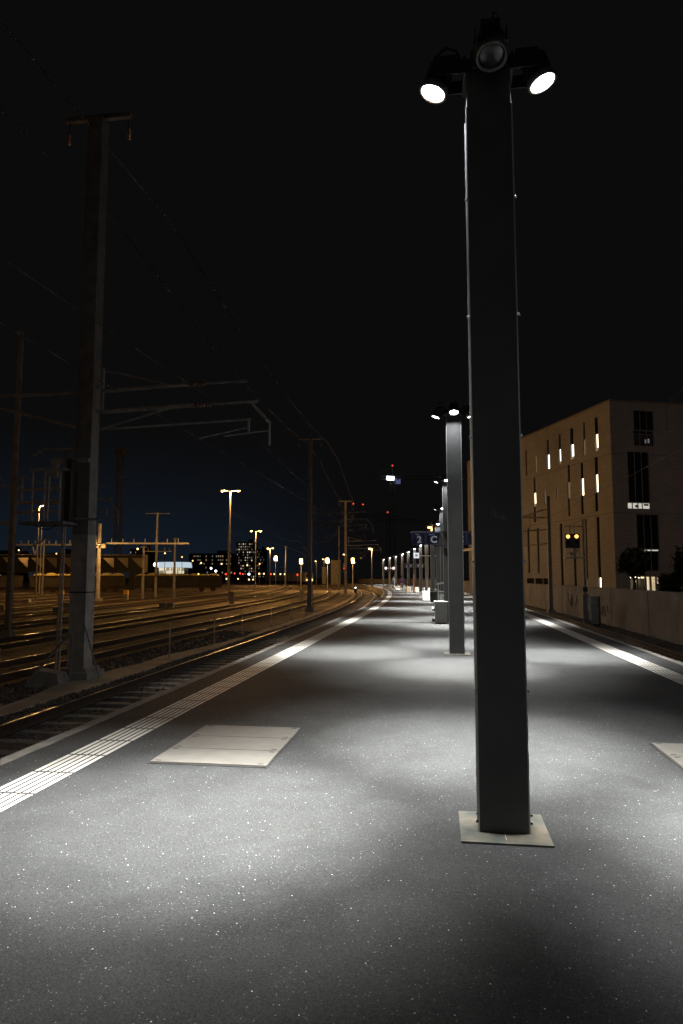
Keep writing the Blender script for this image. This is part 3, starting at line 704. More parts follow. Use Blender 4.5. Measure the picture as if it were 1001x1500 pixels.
# ---------------------------------------------------------------- low fence posts and the mast foot details
fl = ['nearest', 'second', 'third', 'fourth', 'fifth', 'sixth', 'seventh', 'eighth']
for i, (Y, o_) in enumerate([(12.9, -8.5), (20.05, -8.1), (24.65, -8.3), (29.2, -8.6), (34, -8.5), (39, -8.5), (44, -8.5)]):
    r = empty('fence_post', PA(Y, o_, GZ), fl[i]+' thin marker post along the service path, left of the near track', 'post', 'thin posts along the service path', yaw(Y))
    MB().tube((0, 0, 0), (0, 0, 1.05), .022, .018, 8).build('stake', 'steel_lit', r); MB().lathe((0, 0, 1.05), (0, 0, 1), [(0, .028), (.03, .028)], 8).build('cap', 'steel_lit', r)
    MB().box((0, 0, .03), (.16, .16, .06)).build('foot', 'conc', r)
# yellow topped bollards
for i, (x, Y, lb) in enumerate([(90, 66.5, 'yellow-capped concrete post left of the nearest mast'), (185, 66.5, 'yellow-capped concrete post right of the orange gantry mast'),
                 (340, 60, 'plain concrete post at the foot of the tall twin-arm yard lamp'), (442, 66, 'dim concrete post just left of the slim dark mast')]):
    p = at(x, 870, Y); r = empty('track_post', (p.x, Y, GZ), lb, 'post')
    MB().box((0, 0, .36), (.38, .38, .72)).build('body', 'conc', r)
    MB().box((0, 0, .93), (.40, .40, .42)).build('cap', 'yellow' if i < 2 else 'conc', r)
for i, (x, y, Y, w) in enumerate([(97, 895, 52, .8), (85, 903, 45, .5), (40, 882, 60, .5), (239, 897, 52, .5), (250, 897, 52, .5), (3, 900, 48, .5)]):
    p = at(x, y, Y); r = empty('switch_box', (p.x, Y, GZ), ['wide', 'small', 'tiny', 'left-hand', 'right-hand', 'cut-off'][i]+' grey switch box '+['just left of the nearest mast', 'below the wide switch box', 'between the far left yard tracks', 'of the pair beyond the nearest mast', 'of the pair beyond the nearest mast', 'at the left picture border'][i], 'box')
    b = MB(); b.box((0, 0, .22), (w, .5, .40)); b.build('body', 'conc', r); MB().box((0, 0, .44), (w*.9, .45, .05)).build('lid', 'steel_lit', r)

# ---------------------------------------------------------------- yard lamps
SOD = (1, .50, .14)
def yard_lamp(x, ytop, Y, label, heads=((-1, 1),), en=1500, lens='sod', half=.55, r0=.09, z0=GZ, group='sodium lamps in the rail yard', size=1.0, spot=True):
    p = at(x, ytop, Y); h = p.z - z0
    r = empty('yard_lamp', (p.x, Y, z0), label, 'street lamp', group)
    MB().tube((0, 0, 0), (0, 0, h), r0, r0*.55, 10).build('pole', 'steel', r)
    MB().lathe((0, 0, 0), (0, 0, 1), [(0, r0*2.2), (.1, r0*2.2), (.14, r0)], 12).build('foot', 'conc', r)
    for sx, on in heads:
        a = MB(); a.tube((0, 0, h-.05), (sx*half*.8, 0, h+.03), .03, n=6); a.build('arm', 'steel_lit', r)
        c = (sx*half, 0, h+.03)
        b = MB(); b.ball((c[0], c[1], c[2]+.05), .30*size, 8, (1, .6, .38)); hd = b.build('lamp_head', 'steel', r, True)
        e = MB(); e.ball((c[0], c[1]-.06, c[2]-.05), .20*size, 8, (1, .7, .45)); e.build('lens', lens if on else 'lens_off', hd, True)
        if on and en: light('POINT', 'glow', (c[0], c[1]-.05, c[2]-.30), en, SOD, r, radius=.12)
    return r
yard_lamp(338, 719, 64, 'tall twin-arm sodium lamp in the middle of the yard', ((-1, 1), (1, 1)), 2300, half=.75, size=.8)
yard_lamp(58, 741, 78, 'single sodium lamp with starry glare behind the nearest mast', ((1, 1),), 2600, half=.45, size=.8)
yard_lamp(375, 778, 118, 'second twin sodium lamp, smaller and right of the tall one', ((-1, 1), (1, 1)), 2400, half=.8, size=1.0)
yard_lamp(396, 803, 185, 'third twin sodium lamp, farthest and smallest of the twins', ((-1, 1), (1, 1)), 3800, half=.75, size=1.25)
yard_lamp(545, 803, 108, 'curved-arm lamp left of the far platform tip', ((-1, 1),), 1500, 'sodw', half=.35, size=1.1, group=None)
yard_lamp(506, 812, 150, 'small pale lamp above the red signal', ((-1, 1),), 500, 'sodw', half=.3, size=1.1, group=None)
yard_lamp(633, 772, 62, 'orange street lamp glowing just above the blue platform sign', ((-1, 1),), 420, 'sod', half=.2, group=None, z0=GZ)
yard_lamp(464, 822, 200, 'tiny lamp left of the floodlight pair', ((-1, 1),), 400, 'sodw', half=.3, group=None)
yard_lamp(475, 819, 200, 'tiny lamp beside the second floodlight', ((-1, 1),), 400, 'sodw', half=.3, group=None)
# assumed lamps, added at the left to light the near yard orange
for i, (X, Y, e) in enumerate([(-24, 14, 520), (-52, 42, 3400), (-44, 100, 4200)]):
    r = empty('yard_lamp', (X, Y, GZ), 'assumed yard lamp added near or beyond the left border, '+['nearest one', 'middle one', 'rear one'][i], 'street lamp', 'sodium lamps in the rail yard')
    MB().tube((0, 0, 0), (0, 0, 10.4), .09, .05).build('pole', 'steel_lit', r); b = MB(); b.ball((0, 0, 10.45), .3, 8, (1, .6, .38)); b.build('lamp_head', 'steel', r)
    light('POINT', 'glow', (0, 0, 10.1), e, SOD, r, radius=.12)
# added lamp behind the wall, unseen behind the nearest column, lights the brick building
p = at(715, 775, 62)
r = empty('yard_lamp', (p.x+1, 62, GZ), 'added orange street lamp behind the wall, unseen behind the nearest column', 'street lamp')
MB().tube((0, 0, 0), (0, 0, 5.0), .09, .05).build('pole', 'steel_lit', r); b = MB(); b.ball((0, 0, 5.05), .3, 8, (1, .6, .38)); b.build('lamp_head', 'steel', r)
light('POINT', 'glow', (0, 0, 4.6), 90, SOD, r, radius=.12)
r = empty('yard_lamp', (19.2, 47, GZ), 'added unseen street lamp behind the wall beyond the right border', 'street lamp'); r.location = (31.5, 38, GZ)  # added lamp out of view, brightens the right face of the building
MB().tube((0, 0, 0), (0, 0, 8.6), .09, .05).build('pole', 'steel_lit', r); b = MB(); b.ball((0, 0, 8.65), .3, 8, (1, .6, .38)); b.build('lamp_head', 'steel', r)
light('POINT', 'glow', (0, 0, 8.2), 1300, (1, .70, .52), r, radius=.12)
# floodlit boxes
for i, (x, y, Y, lb) in enumerate([(404, 817, 150, 'leftmost lit box lantern over the train'), (441, 821, 120, 'lit box lantern left of the slim dark mast'), (480, 820, 120, 'brightest box lantern right of the slim dark mast'), (517, 820, 125, 'rightmost yellow box lantern beside the far dark mast')]):
    p = at(x, y, Y); h = p.z-GZ
    r = empty('box_lantern', (p.x, Y, GZ), lb, 'lantern', 'lit box lanterns above the bend'); s = Y/150
    MB().tube((0, .25, 0), (0, .25, h+.3), .07, .05, 8).build('pole', 'steel', r)
    s *= .8; MB().box((0, .12, h), (.85*s, .2, .95*s)).build('housing', 'bin', r)
    MB().box((0, 0, h), (.7*s, .05, .8*s)).build('lens', 'sodw' if i < 3 else 'orange_lens', r)
    MB().box((.05, 0, h-.75*s), (1.0*s, .06, .32*s)).build('sign_plate', mat('lit_plate', (.7, .7, .7), .6, emit=(.9, .8, .65), es=.25), r)
    light('POINT', 'glow', (0, -.4, h), 1200, SOD, r, radius=.15)

# ---------------------------------------------------------------- orange gantry mast with beam
p = at(143, 880, 69); r = empty('gantry_mast', (p.x, 69, GZ), 'brightly orange lit mast carrying a long insulator beam to both sides', 'mast')
h = at(143, 767, 69).z-GZ
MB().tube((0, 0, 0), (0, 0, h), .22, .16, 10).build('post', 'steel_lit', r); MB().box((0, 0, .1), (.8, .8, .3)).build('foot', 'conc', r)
zb = at(143, 795, 69).z-GZ
b = MB()
b.box((-4.4, 0, zb-.2), (8.0, .16, .16)); 
for j in range(11): b.box((-.9-j*.7, 0, zb+.02), (.07, .07, .42))
b.box((4.6, 1, zb-.02), (8.4, .14, .16), rz=.05)
for j in range(7): b.tube((1.1+j*1.1, .4+j*.12, zb+.05), (1.1+j*1.1, .4+j*.12, zb+.45), .035, n=5)
b.build('beam', 'steel_lit', r)
b = MB(); b.box((-.45, -.2, zb-.1), (.75, .3, .25)); b.box((-.35, -.25, zb-.45), (.9, .3, .2)); b.box((.45, -.1, zb-.35), (.4, .3, .4)); b.tube((-.4, -.2, zb), (-.6, -.2, zb+.55), .05, n=6); b.tube((-.25, -.2, zb), (-.3, -.2, zb+.6), .05, n=6)
b.build('switch_gear', 'steel_lit', r)
b = MB(); b.tube((-6.8, 0, zb-.2), (-6.5, 0, zb-1.25), .06, n=6); b.tube((-6.2, 0, zb-.2), (-6.5, 0, zb-1.25), .06, n=6); b.build('hanger', 'steel_lit', r)
b = MB(); b.tube((0, 0, 5.3), (.7, -2.0, 5.6), .05, n=6); b.build('added_lamp_arm', 'steel', r); b = MB(); b.box((.7, -2.05, 5.66), (.34, .26, .14)); b.build('floodlight', 'bin', r)  # added arm and floodlight, only there to light the gantry orange
light('POINT', 'added_work_glow', (.7, -2.15, 5.45), 330, SOD, r, radius=.1)
# darker slim masts of the yard
for i, (x, yt, yb, Y, lb, cross) in enumerate([(231, 751, 868, 75, 'dark mast with a thin crossbar in front of the lit round building', 2.6), (211, 800, 872, 72, 'short dark mast between the gantry and the crossbar mast', 0), (257, 788, 866, 78, 'short dark mast right of the crossbar mast', 0),
            (65, 790, 862, 90, 'thin far mast behind the left bridge', 0), (335, 770, 856, 160, 'thin far mast behind the tall twin lamp', 0), (419, 800, 858, 150, 'thin far mast above the train', 0), (497, 770, 858, 140, 'thin far mast behind the box lantern', 0)]):
    p = at(x, yt, Y); h = p.z-GZ; r = empty('yard_mast', (p.x, Y, GZ), lb, 'mast')
    MB().tube((0, 0, 0), (0, 0, h), .16, .10, 8).build('post', 'steel', r)
    b = MB(); b.box((0, 0, h-.1), (cross or .6, .08, .08)); b.build('crossarm', 'steel', r)
    if cross:
        b = MB()
        for xx in (-2, -1.3, 1.3, 2): b.tube((xx*.7, 0, h*.55), (xx*.7, 0, h*.55+.4), .04, n=5)
        b.box((0, 0, h*.55), (3.2, .1, .1)); b.build('lower_arm', 'steel', r)
# pair of lattice towers
r = empty('lattice_tower', at(171, 860, 150).xy.to_3d()+Vector((0, 0, GZ)), 'dark lattice tower with a head platform against the blue glow', 'tower')
h = at(171, 662, 150).z-GZ; b = MB()
for sx in (-.75, .75):
    for sy in (-.75, .75): b.tube((sx, sy, 0), (sx*.8, sy*.8, h), .10, .08, 5)
nb = 20
for j in range(nb):
    z0, z1 = h*j/nb, h*(j+1)/nb; q = .75*(1-.2*j/nb)
    for sy in (-q, q):
        b.tube((-q, sy, z0), (q, sy, z1) if j % 2 else (q, sy, z0), .05, n=4); b.tube((q if j % 2 else -q, sy, z0), (-q if j % 2 else q, sy, z1), .05, n=4)
    b.tube((-q, -q, z0), (-q, q, z1), .05, n=4); b.tube((q, -q, z0), (q, q, z1), .05, n=4)
b.build('frame', 'crane', r)
b = MB(); b.box((0, 0, h-.6), (2.1, 2.1, .15)); b.box((0, 0, h+.1), (1.5, 1.5, .9)); b.build('head_platform', 'crane', r)

# ---------------------------------------------------------------- wagons, bridge and buildings behind the yard
for i in range(3):
    X = -54.5 + i*14.2; Y = 101 + i*4.4
    r = empty('freight_wagon', (X, Y, GZ), ['leftmost low freight wagon partly behind the left masts', 'second freight wagon from the left under the dark bridge', 'third freight wagon with painted pale yellow top highlights, behind the crossbar mast'][i], 'wagon', 'row of parked freight wagons', .30)
    b = MB(); b.box((0, 0, 1.75), (13.6, 2.7, 1.7)); b.build('body', 'wagon', r)
    b = MB()
    for j in range(12): b.box((-6.6+j*1.2, -1.38, 1.75), (.12, .08, 1.7))
    b.box((0, -1.39, 2.55), (13.6, .1, .12)); b.build('ribs', 'wagon', r)
    b = MB(); b.box((0, 0, .80), (13.4, 2.2, .2)); b.build('underframe', 'rust', r)
    if i in (1, 2):
        b = MB()
        for j in range(8): b.ball((-5.6+j*1.6, 0, 2.55), .9, 6, (1.1, 1.3, .38+.2*random.random()))
        b.build('lit_tops' if i == 2 else 'lit_heaps', 'top_highlight', r)  # light on the wagon tops painted as yellow heaps
    for sx in (-5.4, -3.6, 3.6, 5.4): MB().lathe((sx, -1.0, .45), (0, 1, 0), [(0, .45), (.12, .45)], 14).build('wheel', 'rust', r)
r = empty('yard_lamp', (-34.3, 92, GZ), 'added orange lamp brightening the wagons, hidden by the nearest mast', 'street lamp')  # lamp added to brighten the wagons, out of sight behind the mast
MB().tube((0, 0, 0), (0, 0, 8.3), .08, .05).build('pole', 'steel', r); b = MB(); b.ball((0, 0, 8.4), .22, 8, (1, .6, .38)); b.build('lamp_head', 'steel', r); light('POINT', 'glow', (0, 0, 8.1), 450, SOD, r, radius=.2)
# truss bridge at the left
r = empty('truss_bridge', (-73, 125, GZ), 'dark truss footbridge with pale triangular openings at the far left', 'bridge', None, .10)
b = MB(); zb0 = 3.7; zt = 6.2; Lb = 36
b.box((Lb/2, 0, zb0), (Lb, .5, .9)); b.box((Lb/2, 0, zt), (Lb, .5, .5))
nn = 14
for j in range(nn):
    x = j*Lb/nn; b.box((x, 0, (zb0+zt)/2), (.5, .4, zt-zb0)); b.add([(x+.2, -.18, zt-.2), (x+Lb/nn-.35, -.18, zb0+.3), (x+.2, -.18, zb0+.3), (x+.2, .18, zt-.2), (x+Lb/nn-.35, .18, zb0+.3), (x+.2, .18, zb0+.3)], [(0,2,1), (3,4,5), (0,1,4,3), (1,2,5,4), (2,0,3,5)])
b.build('truss', 'town_dark', r)
for x in (6, 20, 34): MB().box((x, 0, 1.5), (1.1, 1.2, 3.2)).build('pier', 'town_dark', r)
MB().box((Lb/2, 4.2, (zb0+zt)/2), (Lb, .1, 3.4)).build('rear_screen', mat('rear_screen', (.30, .26, .2), .8), r)
for x_, e_ in ((13, 130), (28, 90)):  # added lamps that brighten the rear screen behind the truss openings
    b = MB(); b.box((x_, 2.5, zt+.05), (.5, .25, .15)); b.box((x_, 1.2, zt+.16), (.06, 2.6, .06)); b.build('lamp', 'bin', r); light('POINT', 'added_bridge_glow', (x_, 2.5, zt-.2), e_, SOD, r, radius=.2)

def far_building(name, label, x0, x1, ytop, Y, depth, wallm, rows, cols, p_lit, wm=('w1', 'w2'), cat='building', wf=.45, hf=.45):
    a = at(x0, ytop, Y); b_ = at(x1, ytop, Y); w = b_.x-a.x; h = a.z-GZ
    r = empty(name, ((a.x+b_.x)/2, Y, GZ), label, cat)
    MB().box((0, depth/2, h/2), (w, depth, h)).build('wall', wallm, r)
    b = MB(); b.box((0, depth/2, h+.3), (w*.98, depth*.98, .5)); b.box((w*.2, depth/2, h+1.4), (w*.22, depth*.3, 2)); b.build('roof', wallm, r)
    cw, ch = w/cols, h/rows
    for i in range(cols):
        for j in range(1, rows):
            if random.random() > p_lit: continue
            MB().box((-w/2+(i+.5)*cw, -.06, (j+.5)*ch), (cw*wf*random.uniform(.5, 1.3), .1, ch*hf*random.uniform(.6, 1.1))).build('window', random.choice(wm), r)
    return r
far_building('apartment_block', 'tall apartment block with speckled lit windows behind the twin lamps', 346, 374, 795, 420, 14, 'town', 14, 9, .5, ('w1', 'w2', 'w2', 'w3'))
far_building('apartment_block', 'shorter dim block joined right of the tall apartment block', 374, 388, 806, 430, 14, 'town_dark', 11, 6, .3)
far_building('apartment_block', 'long low block with lit windows left of the tall apartment block', 277, 343, 812, 400, 14, 'town_dark', 7, 22, .33)
far_building('office_block', 'dark block with few lights between the round building and the long block', 190, 219, 806, 300, 12, 'town_dark', 7, 8, .12)
far_building('warehouse', 'dim long warehouse with warm lights in front of the long block', 280, 350, 836, 330, 12, 'town_dark', 3, 16, .15)
far_building('office_block', 'far office block with scattered lights at the left border', -10, 26, 808, 320, 12, 'town_dark', 7, 10, .15)
far_building('office_block', 'small far block above the truss bridge', 66, 102, 812, 300, 12, 'town_dark', 6, 9, .14, ('w1', 'w3'))
# round lit building
p = at(248, 826, 260); r = empty('round_hall', (p.x, 268, GZ), 'round hall with a bright bluish lit roof band', 'building')
rad = (at(274, 826, 260).x-at(222, 826, 260).x)/2; hz = at(248, 823, 260).z-GZ
MB().lathe((0, 0, 0), (0, 0, 1), [(0, rad*.8), (hz*.74, rad*.8)], 40).build('wall', 'town', r)
MB().lathe((0, 0, hz*.74), (0, 0, 1), [(0, rad), (hz*.05, rad*1.02), (hz*.24, rad*.98), (hz*.26, rad*.9)], 40).build('roof_band', 'arena', r)
for j in range(10):
    for q in range(2):
        a = math.radians(205+j*12); MB().box((math.cos(a)*rad*.81, math.sin(a)*rad*.81, hz*(.52+.14*q)), (2.2, .4, 1.1), rz=a+math.pi/2).build('window', 'w3' if random.random() < .5 else 'w1', r)
MB().ball((-rad*.95, -3, hz*.88), .9, 8).build('floodlight', 'whitel', r)

# pale pier building left of the bend, lit orange
for i, (x0, x1, yt, lb) in enumerate([(472, 478, 832, 'thin pale pier left of the broad one behind the bend'), (485, 499, 822, 'broad pale concrete tower behind the bend')]):
    a = at(x0, yt, 215); b_ = at(x1, yt, 215); r = empty('concrete_tower', ((a.x+b_.x)/2, 215, GZ), lb, 'tower')
    MB().box((0, 1.5, (a.z-GZ)/2), (b_.x-a.x, 3, a.z-GZ)).build('shaft', 'conc', r); MB().box((0, 1.5, a.z-GZ+.15), ((b_.x-a.x)*1.05, 3.2, .3)).build('cap', 'conc', r)

# lit dots: signals and small lamps far out
sig = [(331, 841, 'red'), (344, 840, 'red'), (352, 840, 'red'), (356, 841, 'red'), (365, 841, 'whitel'), (380, 840.5, 'sodw'), (387, 840.5, 'sodw'), (397, 841, 'red'), (402, 841, 'sodw'), (411, 841, 'sodw'), (417.5, 841, 'sodw'),
       (309.5, 832.5, 'whitel'), (316.5, 836.5, 'whitel'), (436, 842, 'red'), (299, 842.5, 'blue_lens'), (291, 841, 'orange_lens'), (282, 841, 'red'), (314.5, 849, 'sodw'), (332, 848, 'sodw'), (349, 848, 'sodw'), (365, 849, 'sodw'), (371, 849, 'sodw')]
cn = {'red': 'red', 'whitel': 'white', 'sodw': 'yellow', 'blue_lens': 'blue', 'orange_lens': 'orange'}
for i, (x, y, l_) in enumerate(sig):
    Y = 190+ (i*37 % 60); p = at(x, y, Y)
    r = empty('small_signal', (p.x, Y, GZ), 'distant %s signal light, number %d from the left border among the yard lights' % (cn[l_], 1+sorted(q[0] for q in sig).index(x)), 'signal', 'distant yard signal lights')
    h = p.z-GZ; MB().tube((0, 0, 0), (0, 0, h), .08, n=6).build('post', 'bin', r); MB().box((0, .1, h), (.5, .2, .9)).build('head', 'bin', r)
    MB().ball((0, -.05, h), .24 if l_ != 'whitel' else .34, 8).build('lens', l_, r)
tl = [(282.6, 821.5), (295, 824.6), (325, 826), (380.7, 826), (362.5, 828), (242, 810.5), (267, 816), (202, 804), (28, 806), (83, 811), (113, 816), (135, 817), (138, 768)]
tn = ['left of the long block', 'over the long block', 'right over the long block', 'below the twin lamps', 'in front of the tall block', 'above the round hall, left one', 'above the round hall, right one', 'above the dark block', 'over the left end of the truss bridge', 'over the middle of the truss bridge', 'left of the nearest mast', 'hidden beside the nearest mast', 'small one beside the gantry mast tip']
for i, (x, y) in enumerate(tl):
    Y = 230; p = at(x, y, Y); h = p.z-GZ; r = empty('distant_lamp', (p.x, Y, GZ), 'distant town lamp '+tn[i], 'street lamp', 'distant town lamps')
    MB().tube((0, 0, 0), (0, 0, h), .09, n=6).build('pole', 'bin', r); MB().ball((0, -.1, h), .33 if i in (7,) else .24, 8).build('lens', 'sodw' if i % 3 else 'sod', r)

# red track signal beside the far mast
p = at(505, 845, 95); r = empty('track_signal', (p.x, 95, GZ), 'signal with one red and one faint white light near the far mast', 'signal'); h = at(505, 833, 95).z-GZ
MB().tube((0, .1, 0), (0, .1, h+.5), .06).build('post', 'steel', r); MB().box((0, .05, h+.2), (.5, .15, 1.3)).build('head', 'bin', r)
MB().lathe((0, -.02, h+.05), (0, -1, 0), [(0, .14), (.04, .14)], 14).build('red_lens', 'red', r); MB().lathe((0, -.02, h+.48), (0, -1, 0), [(0, .13), (.04, .13)], 14).build('white_lens', 'w2', r)
for i, (x, y, Y, l_) in enumerate([(521, 861, 100, 'whitel'), (456, 870.5, 85, 'whitel'), (455, 881, 66, 'w2')]):
    p = at(x, y, Y); r = empty('dwarf_signal', (p.x, Y, GZ), ['white dwarf signal at the left track bend', 'white dwarf signal right of the slim dark mast', 'faint low dwarf signal at the slim mast foot'][i], 'signal')
    MB().box((0, .12, (p.z-GZ)/2+.1), (.4, .25, max(.3, p.z-GZ+.3))).build('body', 'bin', r); MB().ball((0, -.03, p.z-GZ), .09, 8).build('lens', l_, r)

# ---------------------------------------------------------------- regional train on the second yard track
ta = math.atan2(20, 66)
tr = empty('regional_train', (-10.9, 232, GZ), 'pale red-striped train with one headlight, standing at the bend', 'train', None, ta)
for j in range(3):
    y = 13+j*24.5
    cb = MB().box((0, y, 2.3), (2.8, 23.8, 3.0)).build('car_body', 'train_body', tr)
    MB().box((0, y, 3.9), (2.3, 23.5, .3)).build('roof', 'steel', cb)
    b = MB()
    for e in range(9): b.box((1.42, y-10.5+e*2.6, 2.75), (.05, 1.7, .8))
    b.build('windows', 'w1', cb)
    MB().box((1.42, y, 1.75), (.05, 23.4, .6)).build('stripe', 'train_red', cb)
fr0 = MB().box((0, .6, 2.1), (2.7, .9, 2.6)).build('front', 'cream', tr)
MB().box((0, .12, 2.8), (2.1, .06, .9)).build('windscreen', 'glass', fr0)
MB().ball((.8, .05, 1.4), .42, 8).build('headlight', 'sodw', fr0); MB().ball((-.8, .05, 1.4), .2, 8).build('headlight', 'sodw', fr0)

# ---------------------------------------------------------------- tower cranes in the dark sky
def crane(x, ytop, Y, label, jibs, red, rz=0):
    p = at(x, ytop, Y); h = p.z-GZ; r = empty('tower_crane', (p.x, Y, GZ), label, 'crane', None, rz)
    b = MB()
    for sx in (-.8, .8):
        for sy in (-.8, .8): b.tube((sx, sy, 0), (sx, sy, h-4), .1, n=4)
    for j in range(int(h/3)-1): b.tube((-.8, -.8, j*3), (.8, -.8, j*3+3), .06, n=4); b.tube((.8, .8, j*3), (-.8, .8, j*3+3), .06, n=4)
    b.build('mast', 'crane', r)
    b = MB(); b.tube((-jibs[0], 0, h-5), (jibs[1], 0, h-5), .2, n=4); b.tube((-jibs[0]*.9, 0, h-3.8), (jibs[1]*.9, 0, h-3.8), .15, n=4); b.tube((0, 0, h-4), (0, 0, h), .25, .1, n=4)
    b.tube((0, 0, h), (jibs[1]*.7, 0, h-3.8), .07, n=4); b.tube((0, 0, h), (-jibs[0]*.8, 0, h-3.8), .07, n=4)
    for j in range(int((jibs[0]+jibs[1])/2)-2): xx = -jibs[0]*.9+j*2; b.tube((xx, 0, h-5), (xx+1, 0, h-3.8), .06, n=4)
    b.build('jib', 'crane', r)
    for (dx, dz) in red: MB().ball((dx, -.5, h+dz), .3*Y/300, 8).build('warning_light', 'red', r)
    return r, h
r, h = crane(575, 683, 260, 'tower crane with a bright white sign near its top', (9, 30), [(0, .2)])
b = MB(); a0 = at(566.5, 697.7, 258); a1 = at(577.5, 703.3, 258)
b = MB(r); b.box(((a0.x+a1.x)/2, 258, (a0.z+a1.z)/2), (a1.x-a0.x, .3, a0.z-a1.z), R=Matrix.Rotation(.06, 3, 'Y')); b.build('lit_sign', 'signlit', r)
b = MB(r); c0 = at(583.5, 706, 258); b.box(c0, (1.7, 1.2, 1.4)); b.box(at(580.5, 702, 258), (.5, .3, 1.0)); b.box(at(586, 704.5, 258), (.5, .4, 1.6)); b.build('cab', 'signdim', r)
crane(568, 751, 380, 'low far crane with one red warning light', (8, 20), [(0, .2)])
crane(525, 742, 330, 'far crane with two red warning lights side by side', (8, 20), [(-2.4, 1.3), (2.3, 1.0)])

# ---------------------------------------------------------------- concrete wall along the right track
k = MB(); Yw = fr(2, 100, 3)+fr(103, 320, 4); k.sweep(Yw, [(8.15, 1.04), (8.40, 1.04), (8.40, GZ-.1), (8.15, GZ-.1)])
wl = k.build('boundary_wall', 'wallc'); 
wroot = tag(wl, 'long grey concrete wall behind the right-hand track', 'wall')
k = MB(); k.sweep(Yw, [(8.11, 1.09), (8.44, 1.09), (8.44, 1.043), (8.11, 1.043)]); k.build('wall_coping', 'wallc', wl)
k = MB()
for Y in fr(12, 110, 6): k.box(PT(Y, 8.145, .14), (.014, .02, 1.75), yaw(Y))
k.build('joint_lines', 'dark_hole', wl)
def scrawl(Y0, z0, sc_, seed):
    random.seed(seed); g = MB(); q = None
    for j in range(16):
        n = (Y0+j*.12*sc_+random.uniform(-.35, .35)*sc_, z0+random.uniform(-.38, .38)*sc_)
        if q: g.tube(PT(q[0], 8.147, q[1]), PT(n[0], 8.147, n[1]), .030, n=4)
        q = n
    return g
scrawl(42.4, .20, 1.3, 3).build('graffiti_scrawl', 'ink', wl); scrawl(35.5, -.10, .9, 5).build('graffiti_scrawl', 'ink', wl)
random.seed(21)

# right signal with two yellow lights
Y = 33.6; base = PA(Y, 6.80, GZ); r = empty('railway_signal', base, 'black signal with two glowing yellow lights right of the wall mast', 'signal', None, yaw(Y)-.1)
MB().tube((0, 0, 0), (0, 0, 5.25), .055, .05, 10).build('post', 'steel', r)
hz = at(836, 792, 33.4).z-GZ; hx = -.52
b = MB(); b.box((hx, 0, hz), (.70, .12, .72)); sh = b.build('signal_board', 'bin', r); bv = sh.modifiers.new('b', 'BEVEL'); bv.width = .05; bv.segments = 3
for s_ in (-.20, .20): MB().lathe((hx+s_, -.062, hz+.22), (0, -1, 0), [(0, .085), (.03, .085), (.04, .04)], 16).build('lamp_lens', 'orange_lens', sh)
for s_ in (-.20, .20): MB().lathe((hx+s_, -.062, hz-.05), (0, -1, 0), [(0, .075), (.008, .075)], 16).build('dark_lens', 'glass', sh)
b = MB()
for xx in (-.30, -.12, .12, .30): b.tube((hx+xx, .05, hz-.82), (hx+xx, .05, hz-.36), .02, n=6)
b.box((hx+.1, .1, hz-.82), (1.0, .5, .06)); b.tube((hx-.3, -.1, hz-.55), (hx+.3, -.1, hz-.55), .018, n=6); b.box((hx-.05, -.05, hz-.62), (.22, .1, .2)); b.build('service_platform', 'steel_lit', r)
b = MB(); b.tube((hx-.1, 0, hz+.36), (hx-.1, 0, hz+.85), .025, n=6); b.tube((-.9, 0, hz+.72), (0, 0, hz+.72), .022, n=6); b.build('upper_bracket', 'steel', r)
b = MB(); b.box((0, 0, .75), (.26, .22, 1.5)); b.box((0, 0, 1.52), (.3, .26, .06)); b.build('cable_box', 'steel', r); MB().box((0, 0, 1.8), (.22, .2, .22)).build('junction_box', 'bin', r)
Y = 33.0; r = empty('track_cabinet', PA(Y, 7.15, GZ), 'grey trackside cabinet with an open flap beside the right signal', 'cabinet', None, yaw(Y)-.5)
MB().box((0, 0, .80), (.34, .38, 1.25)).build('body', 'steel', r); MB().box((-.24, -.12, 1.12), (.20, .06, .62)).build('flap', 'steel_lit', r); MB().box((0, 0, .1), (.24, .24, .25)).build('leg', 'rust', r); MB().box((0, 0, 1.45), (.40, .44, .05)).build('lid', 'steel', r)

